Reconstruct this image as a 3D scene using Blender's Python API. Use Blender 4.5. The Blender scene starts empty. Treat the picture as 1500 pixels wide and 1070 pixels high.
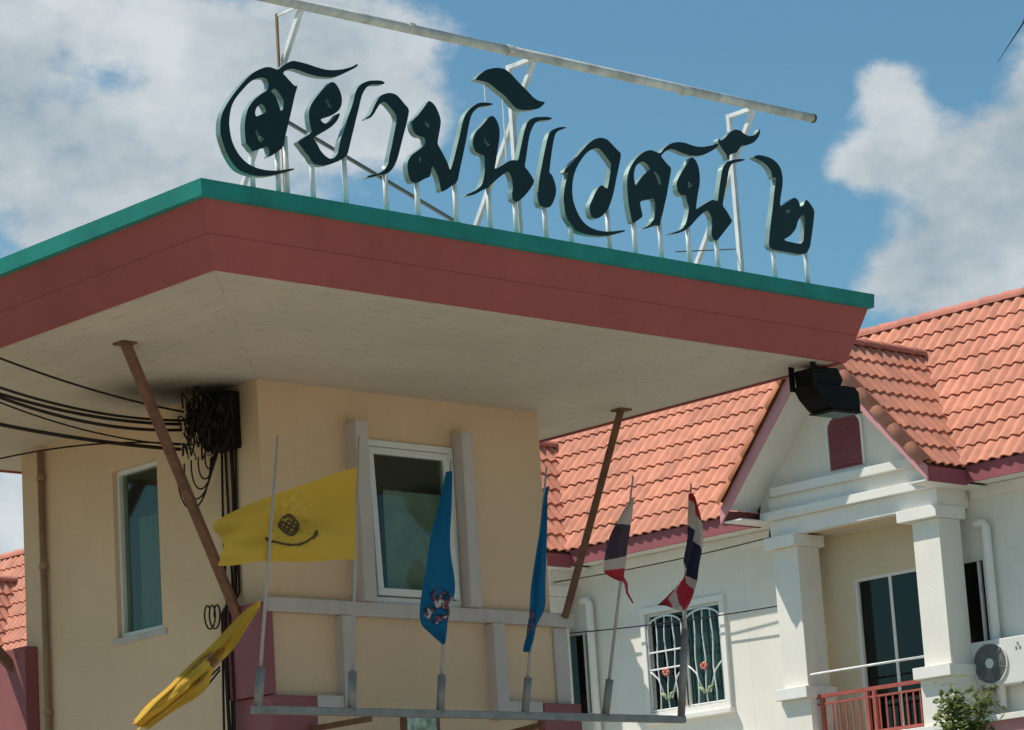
import bpy, bmesh, math, random
from mathutils import Vector, Matrix

random.seed(7)
scene = bpy.context.scene
COL = scene.collection
R = math.radians

# ------------------------------------------------------------------ camera
cam_data = bpy.data.cameras.new('camera')
cam_data.sensor_width = 36.0
cam_data.lens = 105.5
cam_data.clip_start = 0.1
cam_data.clip_end = 5000.0
cam = bpy.data.objects.new('camera', cam_data)
COL.objects.link(cam)
cam.matrix_world = Matrix(((0.7365615, -0.0977208, -0.6692741, 0.0),
                           (-0.6734953, -0.1971074, -0.7124274, 0.0),
                           (-0.0622999, 0.9754995, -0.2109962, 1.6),
                           (0, 0, 0, 1)))
scene.camera = cam

# ------------------------------------------------------------------ light
SUN_DIR = Vector((-0.425, 0.43, 1.0)).normalized()
sun_data = bpy.data.lights.new('sun', 'SUN')
sun_data.energy = 5.0
sun_data.angle = R(0.53)
sun_data.color = (1.0, 0.93, 0.83)
sun = bpy.data.objects.new('sun', sun_data)
COL.objects.link(sun)
sun.rotation_euler = SUN_DIR.to_track_quat('Z', 'Y').to_euler()
sun.location = (0, 0, 60)

world = bpy.data.worlds.new('World')
scene.world = world
world.use_nodes = True
wn, wl = world.node_tree.nodes, world.node_tree.links
wn.clear()


def wnode(kind, **kw):
    n = wn.new(kind)
    for k, v in kw.items():
        setattr(n, k, v)
    return n


def wmath(op, a, b=None, clamp=False):
    n = wnode('ShaderNodeMath', operation=op, use_clamp=clamp)
    for i, v in enumerate((a, b)):
        if v is None:
            continue
        if isinstance(v, (int, float)):
            n.inputs[i].default_value = v
        else:
            wl.new(v, n.inputs[i])
    return n.outputs[0]


sky = wnode('ShaderNodeTexSky', sky_type='NISHITA')
sky.sun_disc = False
sky.sun_elevation = math.asin(SUN_DIR.z)
sky.sun_rotation = math.atan2(SUN_DIR.x, SUN_DIR.y)
sky.air_density = 1.0
sky.dust_density = 0.6
sky.ozone_density = 1.3
SKY_STRENGTH = 0.085
tc = wnode('ShaderNodeTexCoord')
sep = wnode('ShaderNodeSeparateXYZ')
wl.new(tc.outputs['Generated'], sep.inputs[0])
az = wmath('MULTIPLY', wmath('ARCTAN2', sep.outputs[1], sep.outputs[0]), 57.2958)
el = wmath('MULTIPLY', wmath('ARCSINE', sep.outputs[2]), 57.2958)


def wnoise(scale, detail, rough, off):
    m = wnode('ShaderNodeMapping')
    m.inputs['Location'].default_value = off
    m.inputs['Scale'].default_value = (1, 1, 1.5)
    wl.new(tc.outputs['Generated'], m.inputs['Vector'])
    n = wnode('ShaderNodeTexNoise')
    n.inputs['Scale'].default_value = scale
    n.inputs['Detail'].default_value = detail
    n.inputs['Roughness'].default_value = rough
    wl.new(m.outputs[0], n.inputs['Vector'])
    return n.outputs[0]


def blob(a, e, ra, re, w=1.0):
    da = wmath('DIVIDE', wmath('SUBTRACT', az, a), ra)
    de = wmath('DIVIDE', wmath('SUBTRACT', el, e), re)
    d2 = wmath('ADD', wmath('MULTIPLY', da, da), wmath('MULTIPLY', de, de))
    return wmath('MULTIPLY', wmath('EXPONENT', wmath('MULTIPLY', d2, -1.0)), w)


n_big = wnoise(3.2, 3, 0.5, (4.1, 1.7, 0.4))
n_mid = wnoise(15, 5, 0.55, (1.3, 5.2, 2.0))
n_fine = wnoise(48, 7, 0.58, (0.0, 2.0, 7.0))
clouds = [  # cumulus banks, azimuth / elevation in degrees
    (37.4, 15.0, 1.8, 1.35, 1.0), (39.0, 16.7, 0.65, 0.75, 0.8), (39.6, 15.45, 0.75, 0.45, 0.75), (38.2, 13.2, 1.9, 1.0, 0.95),
    (35.3, 16.5, 1.4, 2.0, 1.0), (53.0, 17.2, 3.0, 2.2, 1.05), (49.4, 18.0, 1.7, 1.5, 0.8), (54.2, 15.2, 2.0, 0.9, 0.9),
    (57.5, 18.6, 2.0, 2.6, 0.9), (45.0, 19.9, 1.6, 0.35, 0.45), (48.3, 16.8, 0.8, 0.6, 0.35), (54.0, 17.9, 1.5, 0.7, -0.55), (57.2, 9.2, 4.0, 1.8, 0.95), (31, 13, 3, 3, .9), (63, 15, 4, 3, .8)]
field = None
for c in clouds:
    b = blob(*c)
    field = b if field is None else wmath('ADD', field, b)
big = wmath('MULTIPLY', wmath('SUBTRACT', n_big, 0.50), 2.2)
away = wmath('SUBTRACT', 1.0, blob(45, 16, 12, 6), clamp=True)      # the open sky keeps the same kind of broken cloud
field = wmath('ADD', field, wmath('MULTIPLY', wmath('MAXIMUM', big, 0.0), away))
field = wmath('ADD', field, wmath('MULTIPLY', wmath('SUBTRACT', n_mid, 0.5), 0.95))
field = wmath('ADD', field, wmath('MULTIPLY', wmath('SUBTRACT', n_fine, 0.5), 0.75))
ramp = wnode('ShaderNodeMapRange', interpolation_type='SMOOTHSTEP')
ramp.inputs['From Min'].default_value = 0.30
ramp.inputs['From Max'].default_value = 0.68
wl.new(field, ramp.inputs['Value'])
shade = wnode('ShaderNodeMapRange')
shade.inputs['From Min'].default_value = 0.34
shade.inputs['From Max'].default_value = 0.66
wl.new(wmath('ADD', wmath('MULTIPLY', n_mid, 0.65), wmath('MULTIPLY', n_fine, 0.35)), shade.inputs['Value'])
cmix = wnode('ShaderNodeMix', data_type='RGBA')
cmix.inputs['A'].default_value = (0.33, 0.40, 0.455, 1)
cmix.inputs['B'].default_value = (0.66, 0.70, 0.715, 1)
wl.new(shade.outputs[0], cmix.inputs['Factor'])
skyc = wnode('ShaderNodeMix', data_type='RGBA', blend_type='MULTIPLY')
skyc.inputs['Factor'].default_value = 1.0
wl.new(sky.outputs[0], skyc.inputs['A'])
skyc.inputs['B'].default_value = (SKY_STRENGTH * 0.82, SKY_STRENGTH * 1.22, SKY_STRENGTH * 1.2, 1)
smix = wnode('ShaderNodeMix', data_type='RGBA')
wl.new(wmath('MULTIPLY', ramp.outputs[0], 0.93), smix.inputs['Factor'])
wl.new(skyc.outputs['Result'], smix.inputs['A'])
wl.new(cmix.outputs['Result'], smix.inputs['B'])
bg = wnode('ShaderNodeBackground')
bg.inputs['Strength'].default_value = 1.0
wl.new(smix.outputs['Result'], bg.inputs['Color'])
wout = wnode('ShaderNodeOutputWorld')
wl.new(bg.outputs[0], wout.inputs['Surface'])

vs = scene.view_settings
scene.display_settings.display_device = 'sRGB'
vs.view_transform = 'Standard'
vs.look = 'None'
vs.exposure = 0.07
vs.gamma = 1.0
vs.use_curve_mapping = False

# ------------------------------------------------------------------ materials
MATS = {}


def mat(name, col, rough=0.7, metal=0.0, var=0.12, scale=6.0, bump=0.0, bscale=40.0, rand=0.0, spec=0.4, stain=None, streak=0.0, trans=None):
    """Procedural paint / plaster: base colour, slow blotches, fine grain, optional grime and per-object variation."""
    if name in MATS:
        return MATS[name]
    m = bpy.data.materials.new(name)
    m.use_nodes = True
    nt = m.node_tree
    n, l = nt.nodes, nt.links
    p = n['Principled BSDF']
    p.inputs['Roughness'].default_value = rough
    p.inputs['Metallic'].default_value = metal
    p.inputs['Specular IOR Level'].default_value = spec
    geo = n.new('ShaderNodeNewGeometry')
    nz = n.new('ShaderNodeTexNoise')
    nz.inputs['Scale'].default_value = scale
    nz.inputs['Detail'].default_value = 6
    nz.inputs['Roughness'].default_value = 0.6
    l.new(geo.outputs['Position'], nz.inputs['Vector'])
    mr = n.new('ShaderNodeMapRange')
    mr.inputs['From Min'].default_value = 0.3
    mr.inputs['From Max'].default_value = 0.7
    mr.inputs['To Min'].default_value = 1 - var
    mr.inputs['To Max'].default_value = 1 + var
    l.new(nz.outputs[0], mr.inputs['Value'])
    fac = mr.outputs[0]

    def mul(a, b):
        x = n.new('ShaderNodeMath')
        x.operation = 'MULTIPLY'
        l.new(a, x.inputs[0])
        l.new(b, x.inputs[1])
        return x.outputs[0]
    if rand:
        oi = n.new('ShaderNodeObjectInfo')
        mr2 = n.new('ShaderNodeMapRange')
        mr2.inputs['To Min'].default_value = 1 - rand
        mr2.inputs['To Max'].default_value = 1 + rand
        l.new(oi.outputs['Random'], mr2.inputs['Value'])
        fac = mul(fac, mr2.outputs[0])
    if streak:
        mp = n.new('ShaderNodeMapping')
        mp.inputs['Scale'].default_value = (5, 5, 0.35)
        l.new(geo.outputs['Position'], mp.inputs['Vector'])
        sn = n.new('ShaderNodeTexNoise')
        sn.inputs['Scale'].default_value = 2.0
        sn.inputs['Detail'].default_value = 5
        l.new(mp.outputs[0], sn.inputs['Vector'])
        mr3 = n.new('ShaderNodeMapRange')
        mr3.inputs['From Min'].default_value = 0.5
        mr3.inputs['From Max'].default_value = 0.75
        mr3.inputs['To Min'].default_value = 1.0
        mr3.inputs['To Max'].default_value = 1 - streak
        l.new(sn.outputs[0], mr3.inputs['Value'])
        fac = mul(fac, mr3.outputs[0])
    mx = n.new('ShaderNodeMix')
    mx.data_type = 'RGBA'
    mx.blend_type = 'MULTIPLY'
    mx.inputs['Factor'].default_value = 1.0
    mx.inputs['A'].default_value = (*col, 1)
    l.new(fac, mx.inputs['B'])
    out = mx.outputs['Result']
    if stain:                                   # one patch of soot with a ragged edge
        (sx, sy, sz), (rx, ry, rz), sc, amt = stain
        mp = n.new('ShaderNodeMapping')
        mp.vector_type = 'POINT'
        mp.inputs['Location'].default_value = (-sx / rx, -sy / ry, -sz / rz)
        mp.inputs['Scale'].default_value = (1 / rx, 1 / ry, 1 / rz)
        l.new(geo.outputs['Position'], mp.inputs['Vector'])
        ln = n.new('ShaderNodeVectorMath')
        ln.operation = 'LENGTH'
        l.new(mp.outputs[0], ln.inputs[0])
        ad = n.new('ShaderNodeMath')
        ad.operation = 'MULTIPLY_ADD'
        l.new(nz.outputs[0], ad.inputs[0])
        ad.inputs[1].default_value = 0.5
        l.new(ln.outputs['Value'], ad.inputs[2])
        mr4 = n.new('ShaderNodeMapRange')
        mr4.interpolation_type = 'SMOOTHSTEP'
        mr4.inputs['From Min'].default_value = 0.35
        mr4.inputs['From Max'].default_value = 1.25
        mr4.inputs['To Min'].default_value = amt
        mr4.inputs['To Max'].default_value = 0.0
        l.new(ad.outputs[0], mr4.inputs['Value'])
        m2 = n.new('ShaderNodeMix')
        m2.data_type = 'RGBA'
        l.new(mr4.outputs[0], m2.inputs['Factor'])
        l.new(out, m2.inputs['A'])
        m2.inputs['B'].default_value = (*sc, 1)
        out = m2.outputs['Result']
    l.new(out, p.inputs['Base Color'])
    if bump:
        bn = n.new('ShaderNodeTexNoise')
        bn.inputs['Scale'].default_value = bscale
        bn.inputs['Detail'].default_value = 5
        l.new(geo.outputs['Position'], bn.inputs['Vector'])
        bp = n.new('ShaderNodeBump')
        bp.inputs['Strength'].default_value = bump
        bp.inputs['Distance'].default_value = 0.01
        l.new(bn.outputs[0], bp.inputs['Height'])
        l.new(bp.outputs[0], p.inputs['Normal'])
    if trans:
        tb = n.new('ShaderNodeBsdfTranslucent')
        l.new(out, tb.inputs['Color'])
        ms = n.new('ShaderNodeMixShader')
        ms.inputs[0].default_value = trans
        l.new(p.outputs[0], ms.inputs[1])
        l.new(tb.outputs[0], ms.inputs[2])
        l.new(ms.outputs[0], n['Material Output'].inputs['Surface'])
    MATS[name] = m
    return m


def glass(name, tint, clear, body=0.06):
    if name in MATS:
        return MATS[name]
    m = bpy.data.materials.new(name)
    m.use_nodes = True
    n, l = m.node_tree.nodes, m.node_tree.links
    n.remove(n['Principled BSDF'])
    tr = n.new('ShaderNodeBsdfTransparent')
    tr.inputs[0].default_value = (*tint, 1)
    df = n.new('ShaderNodeBsdfDiffuse')
    df.inputs[0].default_value = (tint[0] * body, tint[1] * body, tint[2] * body, 1)
    gl = n.new('ShaderNodeBsdfGlossy')
    gl.inputs['Roughness'].default_value = 0.04
    gl.inputs[0].default_value = (0.66, 0.72, 0.68, 1)
    lw = n.new('ShaderNodeLayerWeight')
    lw.inputs[0].default_value = 0.5
    pw = n.new('ShaderNodeMath')
    pw.operation = 'POWER'
    l.new(lw.outputs['Facing'], pw.inputs[0])
    pw.inputs[1].default_value = 5.0
    fr = n.new('ShaderNodeMath')
    fr.operation = 'MULTIPLY_ADD'
    l.new(pw.outputs[0], fr.inputs[0])
    fr.inputs[1].default_value = 0.95
    fr.inputs[2].default_value = 0.045
    a = n.new('ShaderNodeMixShader')
    a.inputs[0].default_value = clear
    l.new(df.outputs[0], a.inputs[1])
    l.new(tr.outputs[0], a.inputs[2])
    b = n.new('ShaderNodeMixShader')
    l.new(fr.outputs[0], b.inputs[0])
    l.new(a.outputs[0], b.inputs[1])
    l.new(gl.outputs[0], b.inputs[2])
    l.new(b.outputs[0], n['Material Output'].inputs['Surface'])
    MATS[name] = m
    return m


def stripe_mat(name, stops, var=0.1, trans=0.3, patch=None):
    """Flag cloth: printed bands across the V direction, optionally a printed patch of several colours."""
    m = bpy.data.materials.new(name)
    m.use_nodes = True
    n, l = m.node_tree.nodes, m.node_tree.links
    p = n['Principled BSDF']
    p.inputs['Roughness'].default_value = 0.8
    p.inputs['Specular IOR Level'].default_value = 0.1
    uv = n.new('ShaderNodeUVMap')
    uv.uv_map = 'UVMap'
    sx = n.new('ShaderNodeSeparateXYZ')
    l.new(uv.outputs[0], sx.inputs[0])
    rp = n.new('ShaderNodeValToRGB')
    rp.color_ramp.interpolation = 'CONSTANT'
    e = rp.color_ramp.elements
    e[0].position = 0.0
    e[0].color = (*stops[0][1], 1)
    e[1].position = max(stops[1][0], 0.001) if len(stops) > 1 else 1.0
    e[1].color = (*stops[min(1, len(stops) - 1)][1], 1)
    for pos, c in stops[2:]:
        k = e.new(pos)
        k.color = (*c, 1)
    l.new(sx.outputs[1], rp.inputs[0])
    col = rp.outputs[0]
    if patch:
        (u0, v0, ru, rv), cols = patch
        mp = n.new('ShaderNodeMapping')
        mp.inputs['Location'].default_value = (-u0 / ru, -v0 / rv, 0)
        mp.inputs['Scale'].default_value = (1 / ru, 1 / rv, 0)
        l.new(uv.outputs[0], mp.inputs['Vector'])
        ln = n.new('ShaderNodeVectorMath')
        ln.operation = 'LENGTH'
        l.new(mp.outputs[0], ln.inputs[0])
        lt = n.new('ShaderNodeMath')
        lt.operation = 'LESS_THAN'
        lt.inputs[1].default_value = 1.0
        l.new(ln.outputs['Value'], lt.inputs[0])
        vz = n.new('ShaderNodeTexNoise')
        vz.inputs['Scale'].default_value = 1.6
        vz.inputs['Detail'].default_value = 2
        l.new(mp.outputs[0], vz.inputs['Vector'])
        r2 = n.new('ShaderNodeValToRGB')
        r2.color_ramp.interpolation = 'CONSTANT'
        ee = r2.color_ramp.elements
        ee[0].color = (*cols[0], 1)
        ee[1].position = 0.44
        ee[1].color = (*cols[1], 1)
        for i, c in enumerate(cols[2:]):
            k = ee.new(0.44 + 0.07 * (i + 1))
            k.color = (*c, 1)
        l.new(vz.outputs[0], r2.inputs[0])
        mx = n.new('ShaderNodeMix')
        mx.data_type = 'RGBA'
        l.new(lt.outputs[0], mx.inputs['Factor'])
        l.new(col, mx.inputs['A'])
        l.new(r2.outputs[0], mx.inputs['B'])
        col = mx.outputs['Result']
    l.new(col, p.inputs['Base Color'])
    tb = n.new('ShaderNodeBsdfTranslucent')
    l.new(col, tb.inputs['Color'])
    ms = n.new('ShaderNodeMixShader')
    ms.inputs[0].default_value = trans
    l.new(p.outputs[0], ms.inputs[1])
    l.new(tb.outputs[0], ms.inputs[2])
    l.new(ms.outputs[0], n['Material Output'].inputs['Surface'])
    return m


# ------------------------------------------------------------------ mesh helpers
class MB:
    """Collects shapes; mk() links them as one mesh object."""

    def __init__(self):
        self.v, self.f, self.uv = [], [], {}

    def add(self, vs_, fs):
        o = len(self.v)
        self.v += [Vector(p) for p in vs_]
        self.f += [tuple(i + o for i in t) for t in fs]
        return self

    def box(self, x0, x1, y0, y1, z0, z1):
        return self.add([(x, y, z) for z in (z0, z1) for y in (y0, y1) for x in (x0, x1)],
                        [(0, 2, 3, 1), (4, 5, 7, 6), (0, 1, 5, 4), (2, 6, 7, 3), (0, 4, 6, 2), (1, 3, 7, 5)])

    def hexa(self, bottom, top):
        n = len(bottom)
        fs = [tuple(reversed(range(n))), tuple(range(n, 2 * n))]
        fs += [(i, (i + 1) % n, n + (i + 1) % n, n + i) for i in range(n)]
        return self.add(list(bottom) + list(top), fs)

    def bar(self, a, b, w, h=None, up=(0, 0, 1)):
        a, b = Vector(a), Vector(b)
        h = w if h is None else h
        d = (b - a).normalized()
        u = Vector(up)
        if abs(d.dot(u)) > 0.98:
            u = Vector((1, 0, 0))
        s = d.cross(u).normalized()
        t = s.cross(d).normalized()
        q = [(s * i * w / 2 + t * j * h / 2) for i, j in ((-1, -1), (1, -1), (1, 1), (-1, 1))]
        return self.hexa([a + k for k in q], [b + k for k in q])

    def tube(self, pts, r, n=8, cap=True):
        pts = [Vector(p) for p in pts]
        rings = []
        ref = None
        for i, p in enumerate(pts):
            d = (pts[min(i + 1, len(pts) - 1)] - pts[max(i - 1, 0)]).normalized()
            if ref is None:
                ref = d.orthogonal().normalized()
            ref = (ref - d * ref.dot(d)).normalized()
            s = d.cross(ref)
            rr = r[i] if isinstance(r, (list, tuple)) else r
            rings.append([p + (ref * math.cos(2 * math.pi * k / n) + s * math.sin(2 * math.pi * k / n)) * rr for k in range(n)])
        o = len(self.v)
        for rg in rings:
            self.v += rg
        for i in range(len(rings) - 1):
            for k in range(n):
                self.f.append((o + i * n + k, o + i * n + (k + 1) % n, o + (i + 1) * n + (k + 1) % n, o + (i + 1) * n + k))
        if cap:
            self.f.append(tuple(o + k for k in reversed(range(n))))
            self.f.append(tuple(o + (len(rings) - 1) * n + k for k in range(n)))
        return self


def mesh_from(name, mb, mat_, smooth=False, bevel=0.0, uvf=None, base=Vector((0, 0, 0))):
    me = bpy.data.meshes.new(name)
    me.from_pydata([p - base for p in mb.v], [], mb.f)
    if uvf is not None:
        uvl = me.uv_layers.new(name='UVMap')
        for lp in me.loops:
            uvl.data[lp.index].uv = uvf[lp.vertex_index]
    bm = bmesh.new()
    bm.from_mesh(me)
    if not uvf:
        bmesh.ops.recalc_face_normals(bm, faces=bm.faces)
    if bevel:
        es = [e for e in bm.edges if len(e.link_faces) == 2 and e.calc_face_angle(0) > 0.5]
        bmesh.ops.bevel(bm, geom=es, offset=bevel, segments=2, affect='EDGES', profile=0.6)
    bm.to_mesh(me)
    bm.free()
    if smooth:
        for p in me.polygons:
            p.use_smooth = True
    me.materials.append(mat_)
    return me


ORIGIN = {}          # build-space origin of each parent


def label(o, lab, cat=None, group=None, kind=None):
    if lab:
        o['label'] = lab
    if cat:
        o['category'] = cat
    if group:
        o['group'] = group
    if kind:
        o['kind'] = kind
    return o


def empty(name, loc, lab, cat, group=None, rz=0.0, build_origin=None):
    o = bpy.data.objects.new(name, None)
    o.empty_display_size = 0.3
    COL.objects.link(o)
    o.location = loc
    o.rotation_euler = (0, 0, rz)
    ORIGIN[o.name] = Vector(loc) if build_origin is None else Vector(build_origin)
    return label(o, lab, cat, group)


def mk(name, mb, mat_, parent=None, lab=None, cat=None, group=None, kind=None, smooth=False, bevel=0.0, uvf=None):
    if parent is not None:
        base = ORIGIN[parent.name]
    else:
        xs, yz, zs = [p.x for p in mb.v], [p.y for p in mb.v], [p.z for p in mb.v]
        base = Vector(((min(xs) + max(xs)) / 2, (min(yz) + max(yz)) / 2, min(zs)))
        if kind == 'structure':
            base = Vector((0, 0, 0))
    me = mesh_from(name, mb, mat_, smooth, bevel, uvf, base)
    o = bpy.data.objects.new(name, me)
    COL.objects.link(o)
    if parent is not None:
        o.parent = parent
    else:
        o.location = base
    ORIGIN[o.name] = base
    return label(o, lab, cat, group, kind)


def wall_panel(mb, org, du, dn, u0, u1, z0, z1, thick, holes):
    """Wall lying in the du / Z plane through org with rectangular openings; dn points inwards."""
    org, du, dn = Vector(org), Vector(du), Vector(dn)
    us = sorted({u0, u1, *[h[0] for h in holes], *[h[1] for h in holes]})
    zs = sorted({z0, z1, *[h[2] for h in holes], *[h[3] for h in holes]})
    us = [u for u in us if u0 <= u <= u1]
    zs = [z for z in zs if z0 <= z <= z1]
    for i in range(len(us) - 1):
        for j in range(len(zs) - 1):
            uc, zc = (us[i] + us[i + 1]) / 2, (zs[j] + zs[j + 1]) / 2
            if any(h[0] < uc < h[1] and h[2] < zc < h[3] for h in holes):
                continue
            q = [org + du * a + Vector((0, 0, b)) for a, b in ((us[i], zs[j]), (us[i + 1], zs[j]), (us[i + 1], zs[j + 1]), (us[i], zs[j + 1]))]
            mb.add(q, [(0, 1, 2, 3)])
            mb.add([p + dn * thick for p in q], [(3, 2, 1, 0)])
    for a, b, c, d in [*holes, (u0, u1, z0, z1)]:
        q = [org + du * s + Vector((0, 0, t)) for s, t in ((a, c), (b, c), (b, d), (a, d))]
        for k in range(4):
            p0, p1 = q[k], q[(k + 1) % 4]
            mb.add([p0, p1, p1 + dn * thick, p0 + dn * thick], [(0, 1, 2, 3)])


def frame_box(mb, org, du, dn, u0, u1, z0, z1, w, d0, d1):
    """Four rails round an opening; d0..d1 is the depth range along dn."""
    org, du, dn = Vector(org), Vector(du), Vector(dn)

    def rail(a, b, c, d):
        q = [org + du * s + Vector((0, 0, t)) for s, t in ((a, c), (b, c), (b, d), (a, d))]
        mb.hexa([p + dn * d0 for p in q], [p + dn * d1 for p in q])
    rail(u0, u1, z0, z0 + w)
    rail(u0, u1, z1 - w, z1)
    rail(u0, u0 + w, z0 + w, z1 - w)
    rail(u1 - w, u1, z0 + w, z1 - w)


def plate(mb, org, du, dn, u0, u1, z0, z1, d0, d1):
    org, du, dn = Vector(org), Vector(du), Vector(dn)
    q = [org + du * s + Vector((0, 0, t)) for s, t in ((u0, z0), (u1, z0), (u1, z1), (u0, z1))]
    mb.hexa([p + dn * d0 for p in q], [p + dn * d1 for p in q])


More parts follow.
